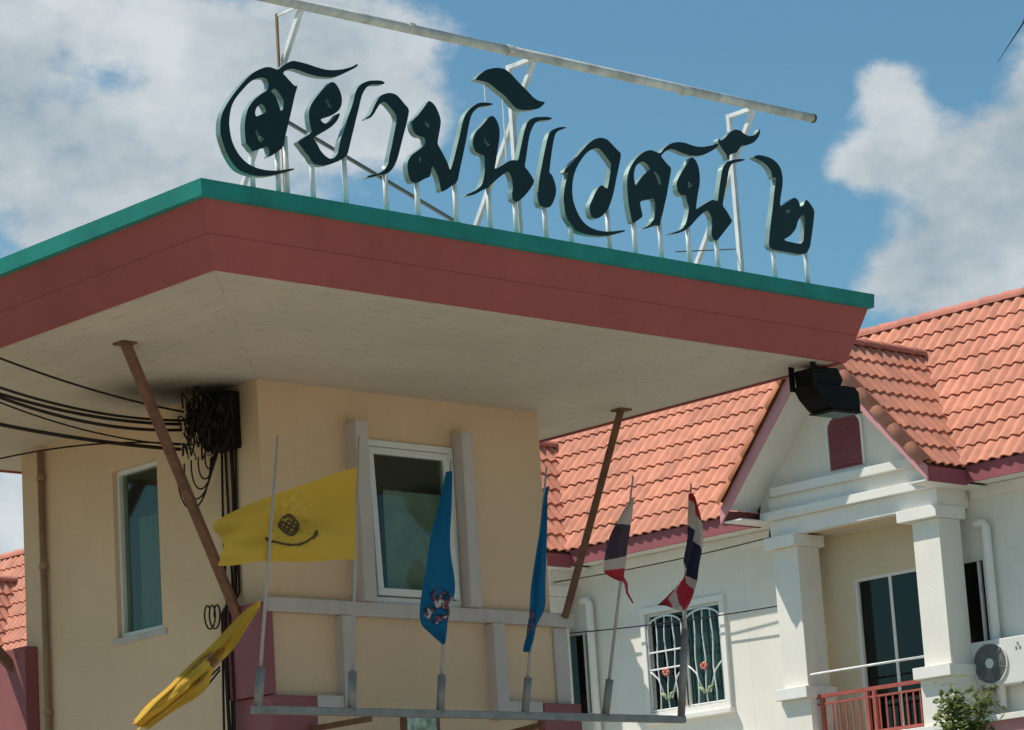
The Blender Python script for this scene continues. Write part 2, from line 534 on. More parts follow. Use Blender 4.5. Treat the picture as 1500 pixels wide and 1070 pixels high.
def curve_pts(a, b, sag, n=14, wob=0.0):
    a, b = Vector(a), Vector(b)
    out = []
    for i in range(n + 1):
        t = i / n
        p = a.lerp(b, t)
        p.z -= sag * 4 * t * (1 - t)
        if wob and 0 < i < n:
            p += Vector((random.uniform(-wob, wob), random.uniform(-wob, wob), random.uniform(-wob, wob)))
        out.append(p)
    return out
LETTERS = {
    'so': (10.530, [[[(0.057,0.698),(0.034,0.689),(0.004,0.711),(-0.030,0.738),(-0.054,0.755),(-0.019,0.781),(0.027,0.794),(0.080,0.790),(0.134,0.781),(0.206,0.778),(0.226,0.778),(0.294,0.786),(0.352,0.800),(0.392,0.820),(0.443,0.848),(0.494,0.876),(0.524,0.898),(0.517,0.910),(0.495,0.892),(0.454,0.874),(0.394,0.852),(0.326,0.836),(0.267,0.830),(0.201,0.834),(0.134,0.842),(0.077,0.844),(0.030,0.844),(-0.007,0.827),(-0.053,0.797),(-0.082,0.770),(-0.099,0.769),(-0.135,0.775),(-0.170,0.771),(-0.215,0.752),(-0.270,0.719),(-0.316,0.679),(-0.362,0.631),(-0.403,0.585),(-0.440,0.539),(-0.473,0.494),(-0.501,0.450),(-0.518,0.404),(-0.524,0.360),(-0.525,0.317),(-0.514,0.276),(-0.488,0.209),(-0.448,0.151),(-0.407,0.118),(-0.338,0.103),(-0.260,0.103),(-0.190,0.115),(-0.110,0.140),(-0.055,0.160),(0.001,0.181),(-0.002,0.189),(-0.064,0.172),(-0.135,0.154),(-0.206,0.147),(-0.267,0.149),(-0.318,0.159),(-0.360,0.178),(-0.397,0.208),(-0.426,0.247),(-0.445,0.287),(-0.455,0.335),(-0.459,0.385),(-0.452,0.436),(-0.437,0.489),(-0.415,0.529),(-0.382,0.570),(-0.345,0.609),(-0.309,0.647),(-0.272,0.675),(-0.236,0.692),(-0.201,0.701),(-0.174,0.699),(-0.162,0.679),(-0.162,0.650),(-0.169,0.631),(-0.215,0.601),(-0.252,0.573),(-0.288,0.538),(-0.317,0.501),(-0.334,0.462),(-0.345,0.417),(-0.350,0.373),(-0.348,0.323),(-0.344,0.281),(-0.329,0.275),(-0.309,0.250),(-0.296,0.245),(-0.242,0.268),(-0.188,0.294),(-0.181,0.270),(-0.175,0.253),(-0.192,0.225),(-0.161,0.240),(-0.129,0.263),(-0.074,0.301),(-0.059,0.361),(-0.035,0.430),(-0.014,0.492),(0.008,0.561),(0.030,0.631)], [(-0.147,0.631),(-0.120,0.650),(-0.098,0.639),(-0.073,0.614),(-0.055,0.587),(-0.057,0.551),(-0.074,0.519),(-0.085,0.532),(-0.093,0.567),(-0.109,0.600),(-0.130,0.619)], [(-0.218,0.546),(-0.193,0.521),(-0.186,0.493),(-0.217,0.481),(-0.258,0.456),(-0.270,0.473),(-0.259,0.511)], [(-0.269,0.386),(-0.254,0.367),(-0.238,0.340),(-0.208,0.338),(-0.222,0.314),(-0.240,0.308),(-0.256,0.330),(-0.271,0.357)]]], [(-0.285,0.284), (-0.099,0.260), (-0.035,0.331)]),
    'yo': (10.911, [[[(-0.347,0.350),(-0.321,0.327),(-0.290,0.293),(-0.267,0.277),(-0.250,0.249),(-0.222,0.235),(-0.170,0.234),(-0.112,0.252),(-0.053,0.278),(-0.013,0.300),(0.023,0.329),(0.040,0.374),(0.059,0.431),(0.083,0.498),(0.106,0.564),(0.130,0.631),(0.149,0.689),(0.167,0.731),(0.194,0.768),(0.225,0.793),(0.275,0.803),(0.335,0.815),(0.348,0.828),(0.317,0.836),(0.257,0.826),(0.217,0.817),(0.171,0.795),(0.135,0.766),(0.111,0.730),(0.095,0.680),(0.075,0.630),(0.049,0.579),(0.026,0.520),(-0.003,0.453),(-0.025,0.411),(-0.037,0.370),(-0.049,0.329),(-0.080,0.294),(-0.110,0.285),(-0.147,0.299),(-0.179,0.325),(-0.196,0.354),(-0.213,0.378),(-0.231,0.394),(-0.187,0.421),(-0.127,0.457),(-0.088,0.483),(-0.052,0.516),(-0.031,0.542),(-0.014,0.580),(-0.034,0.573),(-0.059,0.550),(-0.085,0.522),(-0.125,0.496),(-0.153,0.500),(-0.167,0.517),(-0.142,0.532),(-0.103,0.543),(-0.063,0.565),(-0.023,0.594),(-0.001,0.629),(0.006,0.666),(-0.001,0.704),(-0.018,0.736),(-0.041,0.760),(-0.065,0.764),(-0.095,0.743),(-0.131,0.710),(-0.171,0.672),(-0.207,0.631),(-0.239,0.587),(-0.253,0.546),(-0.253,0.499),(-0.246,0.462),(-0.239,0.432),(-0.254,0.414),(-0.293,0.389),(-0.333,0.363)], [(-0.120,0.653),(-0.102,0.640),(-0.093,0.622),(-0.075,0.606),(-0.085,0.596),(-0.108,0.612),(-0.118,0.630)]]], [(-0.226,0.306), (0.020,0.310)]),
    'aa': (11.252, [[[(-0.165,0.577),(-0.129,0.601),(-0.108,0.632),(-0.085,0.675),(-0.057,0.715),(-0.020,0.749),(0.031,0.769),(0.081,0.770),(0.114,0.751),(0.147,0.721),(0.186,0.691),(0.172,0.637),(0.152,0.578),(0.128,0.519),(0.109,0.468),(0.091,0.418),(0.072,0.368),(0.049,0.325),(0.022,0.289),(-0.015,0.260),(-0.065,0.245),(-0.126,0.224),(-0.185,0.208),(-0.165,0.227),(-0.105,0.243),(-0.064,0.261),(-0.028,0.290),(-0.005,0.324),(0.008,0.374),(0.026,0.424),(0.046,0.490),(0.066,0.556),(0.085,0.615),(0.072,0.645),(0.039,0.675),(0.011,0.699),(-0.018,0.706),(-0.045,0.686),(-0.072,0.649),(-0.094,0.618),(-0.120,0.590),(-0.151,0.574)]]], [(-0.010,0.263)]),
    'mo': (11.761, [[[(-0.161,0.771),(-0.128,0.762),(-0.101,0.732),(-0.080,0.689),(-0.073,0.652),(-0.087,0.596),(-0.100,0.556),(-0.113,0.508),(-0.091,0.477),(-0.065,0.439),(-0.039,0.398),(-0.023,0.351),(-0.005,0.387),(0.019,0.444),(0.043,0.509),(0.068,0.574),(0.087,0.631),(0.107,0.688),(0.130,0.730),(0.162,0.766),(0.205,0.800),(0.252,0.826),(0.313,0.837),(0.363,0.839),(0.364,0.830),(0.311,0.814),(0.250,0.800),(0.218,0.775),(0.185,0.743),(0.167,0.705),(0.151,0.656),(0.134,0.600),(0.114,0.535),(0.092,0.471),(0.070,0.406),(0.051,0.350),(0.037,0.302),(0.015,0.276),(-0.020,0.256),(-0.061,0.227),(-0.102,0.206),(-0.110,0.228),(-0.116,0.272),(-0.128,0.309),(-0.150,0.343),(-0.167,0.363),(-0.175,0.332),(-0.187,0.289),(-0.232,0.271),(-0.272,0.246),(-0.311,0.233),(-0.344,0.236),(-0.358,0.268),(-0.365,0.304),(-0.364,0.342),(-0.353,0.373),(-0.327,0.404),(-0.277,0.438),(-0.227,0.472),(-0.211,0.493),(-0.213,0.529),(-0.232,0.534),(-0.261,0.531),(-0.289,0.542),(-0.308,0.569),(-0.312,0.614),(-0.287,0.637),(-0.251,0.669),(-0.208,0.718),(-0.176,0.757)], [(-0.209,0.642),(-0.182,0.623),(-0.163,0.615),(-0.174,0.594),(-0.193,0.602)], [(-0.270,0.401),(-0.249,0.400),(-0.248,0.382),(-0.262,0.357),(-0.270,0.378)]]], [(-0.274,0.257), (0.032,0.271)]),
    'ni': (12.238, [[[(-0.125,0.759),(-0.099,0.751),(-0.076,0.714),(-0.068,0.674),(-0.073,0.624),(-0.087,0.573),(-0.102,0.522),(-0.118,0.462),(-0.133,0.411),(-0.072,0.445),(-0.015,0.482),(0.029,0.499),(0.072,0.499),(0.087,0.550),(0.108,0.611),(0.129,0.672),(0.150,0.725),(0.181,0.771),(0.227,0.803),(0.283,0.816),(0.350,0.827),(0.393,0.826),(0.370,0.809),(0.303,0.797),(0.247,0.777),(0.217,0.743),(0.191,0.698),(0.172,0.646),(0.154,0.577),(0.138,0.517),(0.123,0.469),(0.153,0.445),(0.182,0.412),(0.201,0.382),(0.147,0.316),(0.085,0.259),(0.036,0.226),(0.000,0.239),(0.001,0.282),(0.013,0.319),(0.008,0.375),(-0.015,0.420),(-0.054,0.398),(-0.111,0.358),(-0.167,0.313),(-0.190,0.291),(-0.244,0.266),(-0.299,0.234),(-0.353,0.214),(-0.394,0.212),(-0.340,0.236),(-0.286,0.264),(-0.247,0.298),(-0.228,0.341),(-0.212,0.400),(-0.210,0.457),(-0.213,0.493),(-0.247,0.493),(-0.283,0.503),(-0.301,0.540),(-0.291,0.590),(-0.267,0.635),(-0.222,0.674),(-0.176,0.718),(-0.147,0.748)], [(-0.203,0.620),(-0.191,0.598),(-0.177,0.575),(-0.154,0.571),(-0.168,0.554),(-0.194,0.565),(-0.206,0.587)]],
        [[(-0.251,0.968),(-0.205,1.013),(-0.149,1.051),(-0.072,1.077),(-0.008,1.084),(0.034,1.074),(0.075,1.048),(0.116,1.017),(0.157,0.991),(0.198,0.965),(0.239,0.934),(0.281,0.920),(0.341,0.922),(0.311,0.892),(0.277,0.868),(0.221,0.852),(0.154,0.837),(0.100,0.834),(0.059,0.851),(0.029,0.879),(-0.012,0.909),(-0.063,0.930),(-0.104,0.952),(-0.145,0.969),(-0.198,0.969)]]], [(-0.170,0.288), (0.048,0.249)]),
    'e': (12.607, [[[(0.149,0.785),(0.111,0.768),(0.061,0.746),(0.038,0.723),(0.021,0.681),(0.003,0.623),(-0.012,0.565),(-0.028,0.500),(-0.037,0.459),(-0.017,0.454),(0.001,0.418),(0.014,0.372),(0.008,0.324),(-0.024,0.265),(-0.052,0.234),(-0.094,0.228),(-0.135,0.230),(-0.150,0.259),(-0.149,0.302),(-0.141,0.343),(-0.131,0.391),(-0.117,0.440),(-0.095,0.506),(-0.074,0.572),(-0.053,0.630),(-0.032,0.688),(-0.003,0.733),(0.036,0.758),(0.091,0.779)]]], [(-0.073,0.258)]),
    'wo': (12.950, [[[(-0.257,0.474),(-0.235,0.512),(-0.178,0.552),(-0.132,0.599),(-0.074,0.655),(-0.016,0.708),(0.041,0.745),(0.097,0.763),(0.150,0.762),(0.191,0.736),(0.242,0.699),(0.271,0.687),(0.257,0.633),(0.235,0.573),(0.213,0.514),(0.190,0.446),(0.168,0.387),(0.142,0.336),(0.116,0.292),(0.069,0.246),(0.012,0.215),(-0.030,0.217),(-0.048,0.246),(-0.049,0.293),(-0.019,0.337),(0.013,0.389),(0.043,0.426),(0.077,0.448),(0.103,0.434),(0.124,0.429),(0.139,0.471),(0.154,0.521),(0.171,0.588),(0.168,0.608),(0.138,0.635),(0.104,0.666),(0.068,0.689),(0.024,0.677),(-0.021,0.655),(-0.067,0.616),(-0.114,0.562),(-0.145,0.517),(-0.171,0.466),(-0.186,0.409),(-0.192,0.353),(-0.186,0.298),(-0.165,0.246),(-0.137,0.203),(-0.098,0.168),(-0.047,0.148),(0.016,0.140),(0.091,0.142),(0.167,0.156),(0.256,0.176),(0.254,0.164),(0.187,0.143),(0.121,0.122),(0.034,0.105),(-0.052,0.100),(-0.125,0.102),(-0.187,0.113),(-0.216,0.145),(-0.245,0.172),(-0.263,0.201),(-0.269,0.247),(-0.272,0.310),(-0.258,0.375),(-0.237,0.433),(-0.217,0.475),(-0.221,0.486)]]], [(-0.198,0.208), (0.135,0.253)]),
    'so2': (13.698, [[[(-0.221,0.745),(-0.279,0.720),(-0.339,0.675),(-0.388,0.623),(-0.426,0.565),(-0.443,0.506),(-0.446,0.441),(-0.446,0.369),(-0.436,0.298),(-0.422,0.228),(-0.393,0.240),(-0.329,0.281),(-0.322,0.294),(-0.333,0.345),(-0.338,0.380),(-0.312,0.396),(-0.256,0.408),(-0.204,0.427),(-0.201,0.379),(-0.206,0.330),(-0.219,0.284),(-0.273,0.232),(-0.337,0.204),(-0.286,0.213),(-0.217,0.244),(-0.173,0.242),(-0.157,0.288),(-0.136,0.331),(-0.113,0.391),(-0.084,0.460),(-0.066,0.520),(-0.042,0.588),(-0.021,0.655),(-0.061,0.676),(-0.092,0.704),(-0.113,0.721),(-0.075,0.755),(-0.016,0.785),(0.029,0.783),(0.073,0.773),(0.140,0.767),(0.209,0.769),(0.279,0.784),(0.339,0.810),(0.401,0.844),(0.438,0.870),(0.446,0.886),(0.429,0.888),(0.368,0.864),(0.297,0.845),(0.239,0.838),(0.182,0.840),(0.126,0.848),(0.057,0.843),(-0.012,0.822),(-0.072,0.784),(-0.116,0.737),(-0.155,0.743),(-0.188,0.748)], [(-0.285,0.660),(-0.243,0.645),(-0.221,0.615),(-0.248,0.595),(-0.295,0.560),(-0.338,0.513),(-0.364,0.479),(-0.376,0.516),(-0.374,0.565),(-0.356,0.612),(-0.326,0.640)], [(-0.193,0.607),(-0.169,0.603),(-0.139,0.574),(-0.129,0.543),(-0.145,0.517),(-0.156,0.539),(-0.167,0.570)]]], [(-0.381,0.253), (-0.143,0.271)]),
    'nk': (14.082, [[[(-0.200,0.759),(-0.166,0.740),(-0.146,0.699),(-0.141,0.639),(-0.150,0.577),(-0.171,0.522),(-0.190,0.459),(-0.205,0.396),(-0.138,0.440),(-0.087,0.469),(-0.036,0.493),(0.012,0.489),(0.024,0.541),(0.043,0.605),(0.063,0.669),(0.081,0.724),(0.123,0.770),(0.181,0.796),(0.257,0.816),(0.320,0.821),(0.281,0.802),(0.204,0.782),(0.165,0.758),(0.141,0.715),(0.122,0.651),(0.096,0.586),(0.070,0.513),(0.055,0.463),(0.091,0.433),(0.123,0.389),(0.139,0.369),(0.091,0.324),(0.037,0.273),(-0.025,0.213),(-0.060,0.217),(-0.077,0.250),(-0.072,0.276),(-0.061,0.321),(-0.061,0.373),(-0.093,0.412),(-0.131,0.394),(-0.196,0.346),(-0.263,0.285),(-0.314,0.249),(-0.388,0.217),(-0.484,0.200),(-0.411,0.225),(-0.350,0.248),(-0.309,0.296),(-0.285,0.351),(-0.267,0.409),(-0.287,0.445),(-0.289,0.488),(-0.337,0.477),(-0.368,0.503),(-0.370,0.563),(-0.335,0.611),(-0.300,0.659),(-0.254,0.701),(-0.232,0.739)], [(-0.256,0.597),(-0.244,0.572),(-0.220,0.567),(-0.241,0.540),(-0.265,0.543)]],
        [[(0.069,0.931),(0.084,0.913),(0.129,0.938),(0.171,0.980),(0.231,1.016),(0.293,1.017),(0.328,0.995),(0.377,0.990),(0.429,1.007),(0.463,1.034),(0.483,1.060),(0.485,1.033),(0.458,0.989),(0.410,0.950),(0.344,0.922),(0.287,0.912),(0.259,0.881),(0.234,0.853),(0.186,0.841),(0.160,0.824),(0.156,0.795),(0.138,0.792),(0.133,0.828),(0.101,0.850),(0.074,0.881),(0.058,0.905)]]], [(-0.268,0.274), (-0.001,0.254)]),
    'two': (14.762, [[[(-0.289,0.846),(-0.240,0.871),(-0.164,0.873),(-0.096,0.865),(-0.043,0.839),(-0.013,0.799),(-0.006,0.741),(-0.017,0.680),(-0.039,0.619),(-0.056,0.558),(-0.051,0.539),(0.001,0.565),(0.054,0.597),(0.092,0.622),(0.126,0.612),(0.144,0.585),(0.148,0.561),(0.178,0.575),(0.196,0.607),(0.219,0.625),(0.252,0.600),(0.289,0.561),(0.280,0.505),(0.259,0.434),(0.236,0.362),(0.213,0.290),(0.172,0.241),(0.106,0.223),(0.036,0.224),(-0.047,0.223),(-0.131,0.222),(-0.179,0.225),(-0.204,0.246),(-0.195,0.296),(-0.175,0.376),(-0.151,0.457),(-0.128,0.538),(-0.108,0.619),(-0.090,0.680),(-0.072,0.736),(-0.112,0.726),(-0.120,0.778),(-0.164,0.816),(-0.224,0.834)], [(-0.006,0.506),(0.032,0.535),(0.043,0.512),(0.013,0.489)], [(-0.059,0.304),(0.023,0.344),(0.086,0.401),(0.106,0.452),(0.155,0.508),(0.183,0.507),(0.173,0.422),(0.144,0.301),(0.045,0.298)]]], [(-0.131,0.273), (0.195,0.268)]),
}
POLES = [
    (11.483, 3.536, 1.674, 0.1925),
    (12.232, 3.534, 1.739, 0.1237),
    (12.982, 3.536, 1.639, 0.1536),
    (13.735, 3.537, 1.650, 0.2244),
    (14.489, 3.547, 1.640, 0.2671),
    (15.233, 3.547, 1.629, 0.1656),
]
FLAGS = {
    'yellow': (1, [(12.233,14.520,5.090),(12.037,14.527,5.032),(11.818,14.536,4.956),(11.602,14.546,4.881),(11.390,14.556,4.798),(11.207,14.567,4.711),(11.120,14.574,4.655)],
        [(12.248,14.593,4.499),(12.058,14.595,4.485),(11.837,14.598,4.460),(11.619,14.599,4.453),(11.404,14.601,4.437),(11.246,14.604,4.408),(11.147,14.605,4.402)]),
    'droop': (0, [(11.441,14.583,4.205),(11.282,14.604,4.095),(11.138,14.631,3.958),(10.994,14.656,3.831),(10.805,14.687,3.671),(10.640,14.711,3.547),(10.549,14.729,3.453)],
        [(11.440,14.592,4.156),(11.351,14.616,4.036),(11.239,14.646,3.880),(11.095,14.672,3.748),(10.971,14.693,3.639),(10.786,14.720,3.498),(10.614,14.740,3.398)]),
    'blue': (2, [(12.967,14.469,5.110),(12.903,14.504,4.883),(12.828,14.543,4.636),(12.796,14.580,4.393),(12.787,14.618,4.151),(12.880,14.631,4.063),(12.973,14.642,3.992)],
        [(12.997,14.469,5.112),(13.004,14.503,4.890),(13.007,14.545,4.624),(13.065,14.585,4.362),(13.017,14.616,4.161),(13.010,14.630,4.072),(13.002,14.640,4.006)]),
    'blue2': (3, [(13.735,14.368,5.047),(13.708,14.423,4.808),(13.682,14.490,4.516),(13.672,14.541,4.293),(13.673,14.576,4.137),(13.678,14.596,4.048),(13.688,14.615,3.968)],
        [(13.756,14.372,5.031),(13.790,14.447,4.701),(13.811,14.509,4.433),(13.826,14.547,4.263),(13.766,14.575,4.140),(13.752,14.596,4.050),(13.720,14.616,3.960)]),
    'thai': (4, [(14.495,14.311,5.016),(14.388,14.340,4.909),(14.330,14.372,4.792),(14.307,14.410,4.655),(14.310,14.434,4.565),(14.320,14.450,4.507),(14.472,14.463,4.460)],
        [(14.511,14.316,4.999),(14.513,14.351,4.871),(14.506,14.382,4.757),(14.502,14.407,4.666),(14.505,14.432,4.575),(14.501,14.448,4.516),(14.504,14.463,4.461)]),
    'thai2': (5, [(15.221,14.450,5.119),(15.217,14.475,4.971),(15.192,14.501,4.817),(15.155,14.530,4.640),(15.169,14.548,4.536),(15.065,14.563,4.446),(14.923,14.581,4.336)],
        [(15.243,14.454,5.097),(15.316,14.479,4.944),(15.356,14.511,4.755),(15.318,14.540,4.582),(15.285,14.561,4.456),(15.177,14.586,4.305),(15.039,14.583,4.322)]),
}

# ------------------------------------------------------------------ palette
M_WALL = mat('cream_plaster', (0.68, 0.475, 0.305), 0.85, var=0.06, scale=1.0, bump=0.25, bscale=60, streak=0.035,
             stain=((12.14, 15.95, 5.80), (0.3, 0.62, 0.42), (0.05, 0.04, 0.035), 0.8))
M_TRIM = mat('white_trim_paint', (0.52, 0.45, 0.41), 0.75, var=0.07, scale=3, bump=0.12, streak=0.14)
M_FASCIA = mat('red_fascia_paint', (0.35, 0.088, 0.082), 0.7, var=0.10, scale=1.2, streak=0.08, spec=0.2)
M_PIER = mat('maroon_paint', (0.27, 0.085, 0.09), 0.7, var=0.10, scale=3, streak=0.12)
M_GREEN = mat('green_flashing', (0.018, 0.225, 0.185), 0.55, var=0.2, scale=3.5, spec=0.2)
M_DECK = mat('roof_deck_concrete', (0.30, 0.30, 0.28), 0.9, var=0.2, scale=1.5)
M_ALU = mat('white_aluminium', (0.68, 0.66, 0.62), 0.4, var=0.05, spec=0.5)
M_RUST = mat('rusty_brown_steel', (0.165, 0.075, 0.042), 0.75, var=0.3, scale=12, bump=0.2, bscale=90)
M_STEELW = mat('white_painted_steel', (0.74, 0.75, 0.74), 0.45, var=0.12, scale=14, streak=0.2)
M_BEAM = mat('weathered_white_steel', (0.60, 0.59, 0.53), 0.55, var=0.28, scale=7, streak=0.3)
M_GREYPOLE = mat('grey_galvanised_steel', (0.25, 0.235, 0.22), 0.55, metal=0.3, var=0.2, scale=10)
M_POLE = mat('pale_flag_pole', (0.38, 0.34, 0.325), 0.5, var=0.1)
M_BLACK = mat('black_plastic', (0.009, 0.008, 0.008), 0.7, var=0.2, spec=0.12)
M_CABLE = mat('black_cable', (0.026, 0.018, 0.013), 0.7, var=0.2, spec=0.15)
M_PIPE = mat('brown_conduit', (0.30, 0.18, 0.10), 0.6, var=0.15)
M_LETTER = mat('dark_green_letter_face', (0.004, 0.020, 0.019), 0.4, var=0.25, scale=5, spec=0.3)
M_RETURN = mat('pale_letter_return', (0.22, 0.31, 0.28), 0.35, metal=0.6, var=0.2, scale=4)
M_CURT = mat('pale_curtain', (0.50, 0.50, 0.43), 0.9, var=0.3, scale=3, trans=0.3)
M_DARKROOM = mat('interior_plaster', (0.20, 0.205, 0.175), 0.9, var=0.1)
M_GLASS = glass('green_tinted_glass', (0.80, 0.88, 0.82), 0.95, 0.2)
M_GLASSD = glass('dark_tinted_glass', (0.20, 0.26, 0.25), 0.6)


def soffit_mat():
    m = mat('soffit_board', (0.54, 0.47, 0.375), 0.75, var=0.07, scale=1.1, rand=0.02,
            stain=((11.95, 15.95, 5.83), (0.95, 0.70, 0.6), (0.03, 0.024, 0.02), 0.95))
    n, l = m.node_tree.nodes, m.node_tree.links
    p = n['Principled BSDF']
    src = p.inputs['Base Color'].links[0].from_socket
    uv = n.new('ShaderNodeUVMap')
    uv.uv_map = 'UVMap'
    # short punched ventilation slots in staggered groups along each board
    br = n.new('ShaderNodeTexBrick')
    br.offset = 0.5
    br.inputs['Scale'].default_value = 1.0
    br.inputs['Brick Width'].default_value = 0.36
    br.inputs['Row Height'].default_value = 0.152
    br.inputs['Mortar Size'].default_value = 0.068
    br.inputs['Mortar Smooth'].default_value = 0.0
    l.new(uv.outputs[0], br.inputs['Vector'])
    gr = n.new('ShaderNodeMapRange')
    nz = n.new('ShaderNodeTexNoise')
    nz.inputs['Scale'].default_value = 9.0
    nz.inputs['Detail'].default_value = 3
    l.new(uv.outputs[0], nz.inputs['Vector'])
    gr.inputs['From Min'].default_value = 0.42
    gr.inputs['From Max'].default_value = 0.62
    gr.inputs['To Max'].default_value = 0.42
    l.new(nz.outputs[0], gr.inputs['Value'])
    inv = n.new('ShaderNodeMath')
    inv.operation = 'SUBTRACT'
    inv.inputs[0].default_value = 1.0
    l.new(br.outputs['Fac'], inv.inputs[1])
    mu = n.new('ShaderNodeMath')
    mu.operation = 'MULTIPLY'
    l.new(inv.outputs[0], mu.inputs[0])
    l.new(gr.outputs[0], mu.inputs[1])
    mx = n.new('ShaderNodeMix')
    mx.data_type = 'RGBA'
    l.new(mu.outputs[0], mx.inputs['Factor'])
    l.new(src, mx.inputs['A'])
    mx.inputs['B'].default_value = (0.16, 0.13, 0.10, 1)
    l.new(mx.outputs['Result'], p.inputs['Base Color'])
    return m


M_SOFFIT = soffit_mat()

# ------------------------------------------------------------------ ground
M_GROUND = mat('dry_earth_and_grass', (0.16, 0.15, 0.10), 0.95, var=0.35, scale=0.6, bump=0.3, bscale=8)
M_ROAD = mat('concrete_road', (0.40, 0.38, 0.34), 0.9, var=0.15, scale=0.8, bump=0.2, bscale=30)
M_PAVE = mat('concrete_paving', (0.36, 0.335, 0.29), 0.9, var=0.12, scale=1.2, bump=0.2, bscale=30)
g = MB().add([(-1500, -1500, 0), (2500, -1500, 0), (2500, 2500, 0), (-1500, 2500, 0)], [(0, 1, 2, 3)])
mk('ground', g, M_GROUND, kind='structure')
g = MB().add([(-60, -3, 0.004), (90, -3, 0.004), (90, 11.4, 0.004), (-60, 11.4, 0.004)], [(0, 1, 2, 3)])
mk('road', g, M_ROAD, kind='structure')
g = MB().add([(17.6, 11.41, 0.005), (22.6, 11.41, 0.005), (20.9, 75, 0.005), (15.9, 75, 0.005)], [(0, 1, 2, 3)])
mk('side_lane', g, M_ROAD, kind='structure')
g = MB().box(8.6, 16.6, 11.6, 20.0, 0.0, 0.12)
mk('pavement', g, M_PAVE, kind='structure', bevel=0.02)

# ------------------------------------------------------------------ gatehouse
X0, X1, Y0, Y1, ZS = 12.142, 14.70, 15.413, 18.23, 5.833
gate = empty('gatehouse', (13.42, 16.82, 0.12), 'cream two-storey gatehouse under a wide flat roof with red fascia and green edge', 'gatehouse')
w = MB()
wall_panel(w, (0, Y0, 0), (1, 0, 0), (0, 1, 0), X0, X1, 0.12, ZS, 0.12, [(13.0, 13.83, 4.366, 5.50)])
wall_panel(w, (X0, 0, 0), (0, 1, 0), (1, 0, 0), Y0 + .12, Y1, 0.12, ZS, 0.12, [(16.57, 17.10, 4.32, 5.50)])
wall_panel(w, (X1, 0, 0), (0, 1, 0), (-1, 0, 0), Y0 + .12, Y1, 0.12, ZS, 0.12, [])
wall_panel(w, (0, Y1, 0), (1, 0, 0), (0, -1, 0), X0 + .12, X1 - .12, 0.12, ZS, 0.12, [])
w.box(X0 + .13, X1 - .13, Y0 + .13, Y1 - .13, 3.3, 3.4)
gate_wall = mk('wall', w, M_WALL, gate)

# front window: frame, slightly opened top-hung sash, curtain behind
fr = MB()
frame_box(fr, (0, Y0, 0), (1, 0, 0), (0, 1, 0), 13.002, 13.828, 4.368, 5.498, 0.045, -0.03, 0.07)
win = mk('window', fr, M_ALU, gate, bevel=0.004)
ang = R(2.2)
sash, pane = MB(), MB()
frame_box(sash, (0, 0, 0), (1, 0, 0), (0, 1, 0), 13.05, 13.78, -1.03, 0, 0.048, -0.02, 0.02)
plate(pane, (0, 0, 0), (1, 0, 0), (0, 1, 0), 13.096, 13.734, -0.984, -0.046, -0.003, 0.003)
for b in (sash, pane):
    b.v = [Vector((p.x, Y0 - 0.012 + p.y * math.cos(ang) + p.z * math.sin(ang), 5.448 + p.z * math.cos(ang) - p.y * math.sin(ang))) for p in b.v]
mk('sash', sash, M_ALU, win, bevel=0.004)
mk('pane', pane, M_GLASS, win)
cu = MB()
pts = [(13.235 + i * 0.024, Y0 + 0.05 + 0.003 * math.sin(i * 1.1)) for i in range(25)]
for i in range(24):
    (a, b), (c, d) = pts[i], pts[i + 1]
    cu.add([(a, b, 4.37), (c, d, 4.37), (c, d, 5.17), (a, b, 5.17)], [(0, 1, 2, 3)])
mk('curtain', cu, M_CURT, win, smooth=True)

# left window
fr = MB()
frame_box(fr, (X0, 0, 0), (0, 1, 0), (1, 0, 0), 16.572, 17.098, 4.322, 5.498, 0.03, 0.035, 0.10)
win2 = mk('window', fr, M_ALU, gate)
p = MB()
plate(p, (X0, 0, 0), (0, 1, 0), (1, 0, 0), 16.60, 17.07, 4.35, 5.47, 0.065, 0.07)
mk('pane', p, M_GLASS, win2)
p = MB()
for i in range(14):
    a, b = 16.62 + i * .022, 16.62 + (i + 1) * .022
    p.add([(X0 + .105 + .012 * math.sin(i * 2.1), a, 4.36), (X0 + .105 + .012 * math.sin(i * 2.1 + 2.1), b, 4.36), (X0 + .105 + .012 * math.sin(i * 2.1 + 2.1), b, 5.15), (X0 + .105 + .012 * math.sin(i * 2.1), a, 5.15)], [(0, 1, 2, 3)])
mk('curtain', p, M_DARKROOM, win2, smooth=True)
p = MB()
plate(p, (X0, 0, 0), (0, 1, 0), (1, 0, 0), 16.52, 17.15, 4.275, 4.318, -0.012, 0.03)
mk('sill', p, M_TRIM, win2, bevel=0.004)

# white trims
def trim(name, *b, m=M_TRIM, bev=0.008):
    return mk(name, MB().box(*b), m, gate, bevel=bev)


trim('ledge', X0 - 0.05, 14.86, Y0 - 0.075, Y0 + 0.01, 4.268, 4.364)
trim('fin', 12.875, 12.985, Y0 - 0.125, Y0 + 0.01, 4.366, 5.60)
trim('fin', 13.835, 13.94, Y0 - 0.125, Y0 + 0.01, 4.366, 5.60)
trim('fin', 12.705, 12.80, Y0 - 0.085, Y0 + 0.01, 3.60, 4.266)
trim('fin', 14.055, 14.165, Y0 - 0.095, Y0 + 0.01, 3.60, 4.266)
trim('band', 12.475, 12.703, Y0 - 0.07, Y0 + 0.01, 3.64, 3.728)
trim('band', 14.168, 14.505, Y0 - 0.07, Y0 + 0.01, 3.64, 3.728)
trim('corner_pilaster', 14.702, 14.835, Y0 - 0.02, Y0 + 0.22, 0.12, 4.266)
for b in ((12.085, 12.47, Y0 - 0.07, Y0 + 0.34, 0.12, 3.72), (14.51, 14.87, Y0 - 0.075, Y0 + 0.24, 0.12, 3.72)):
    trim('pier', *b, m=M_PIER)
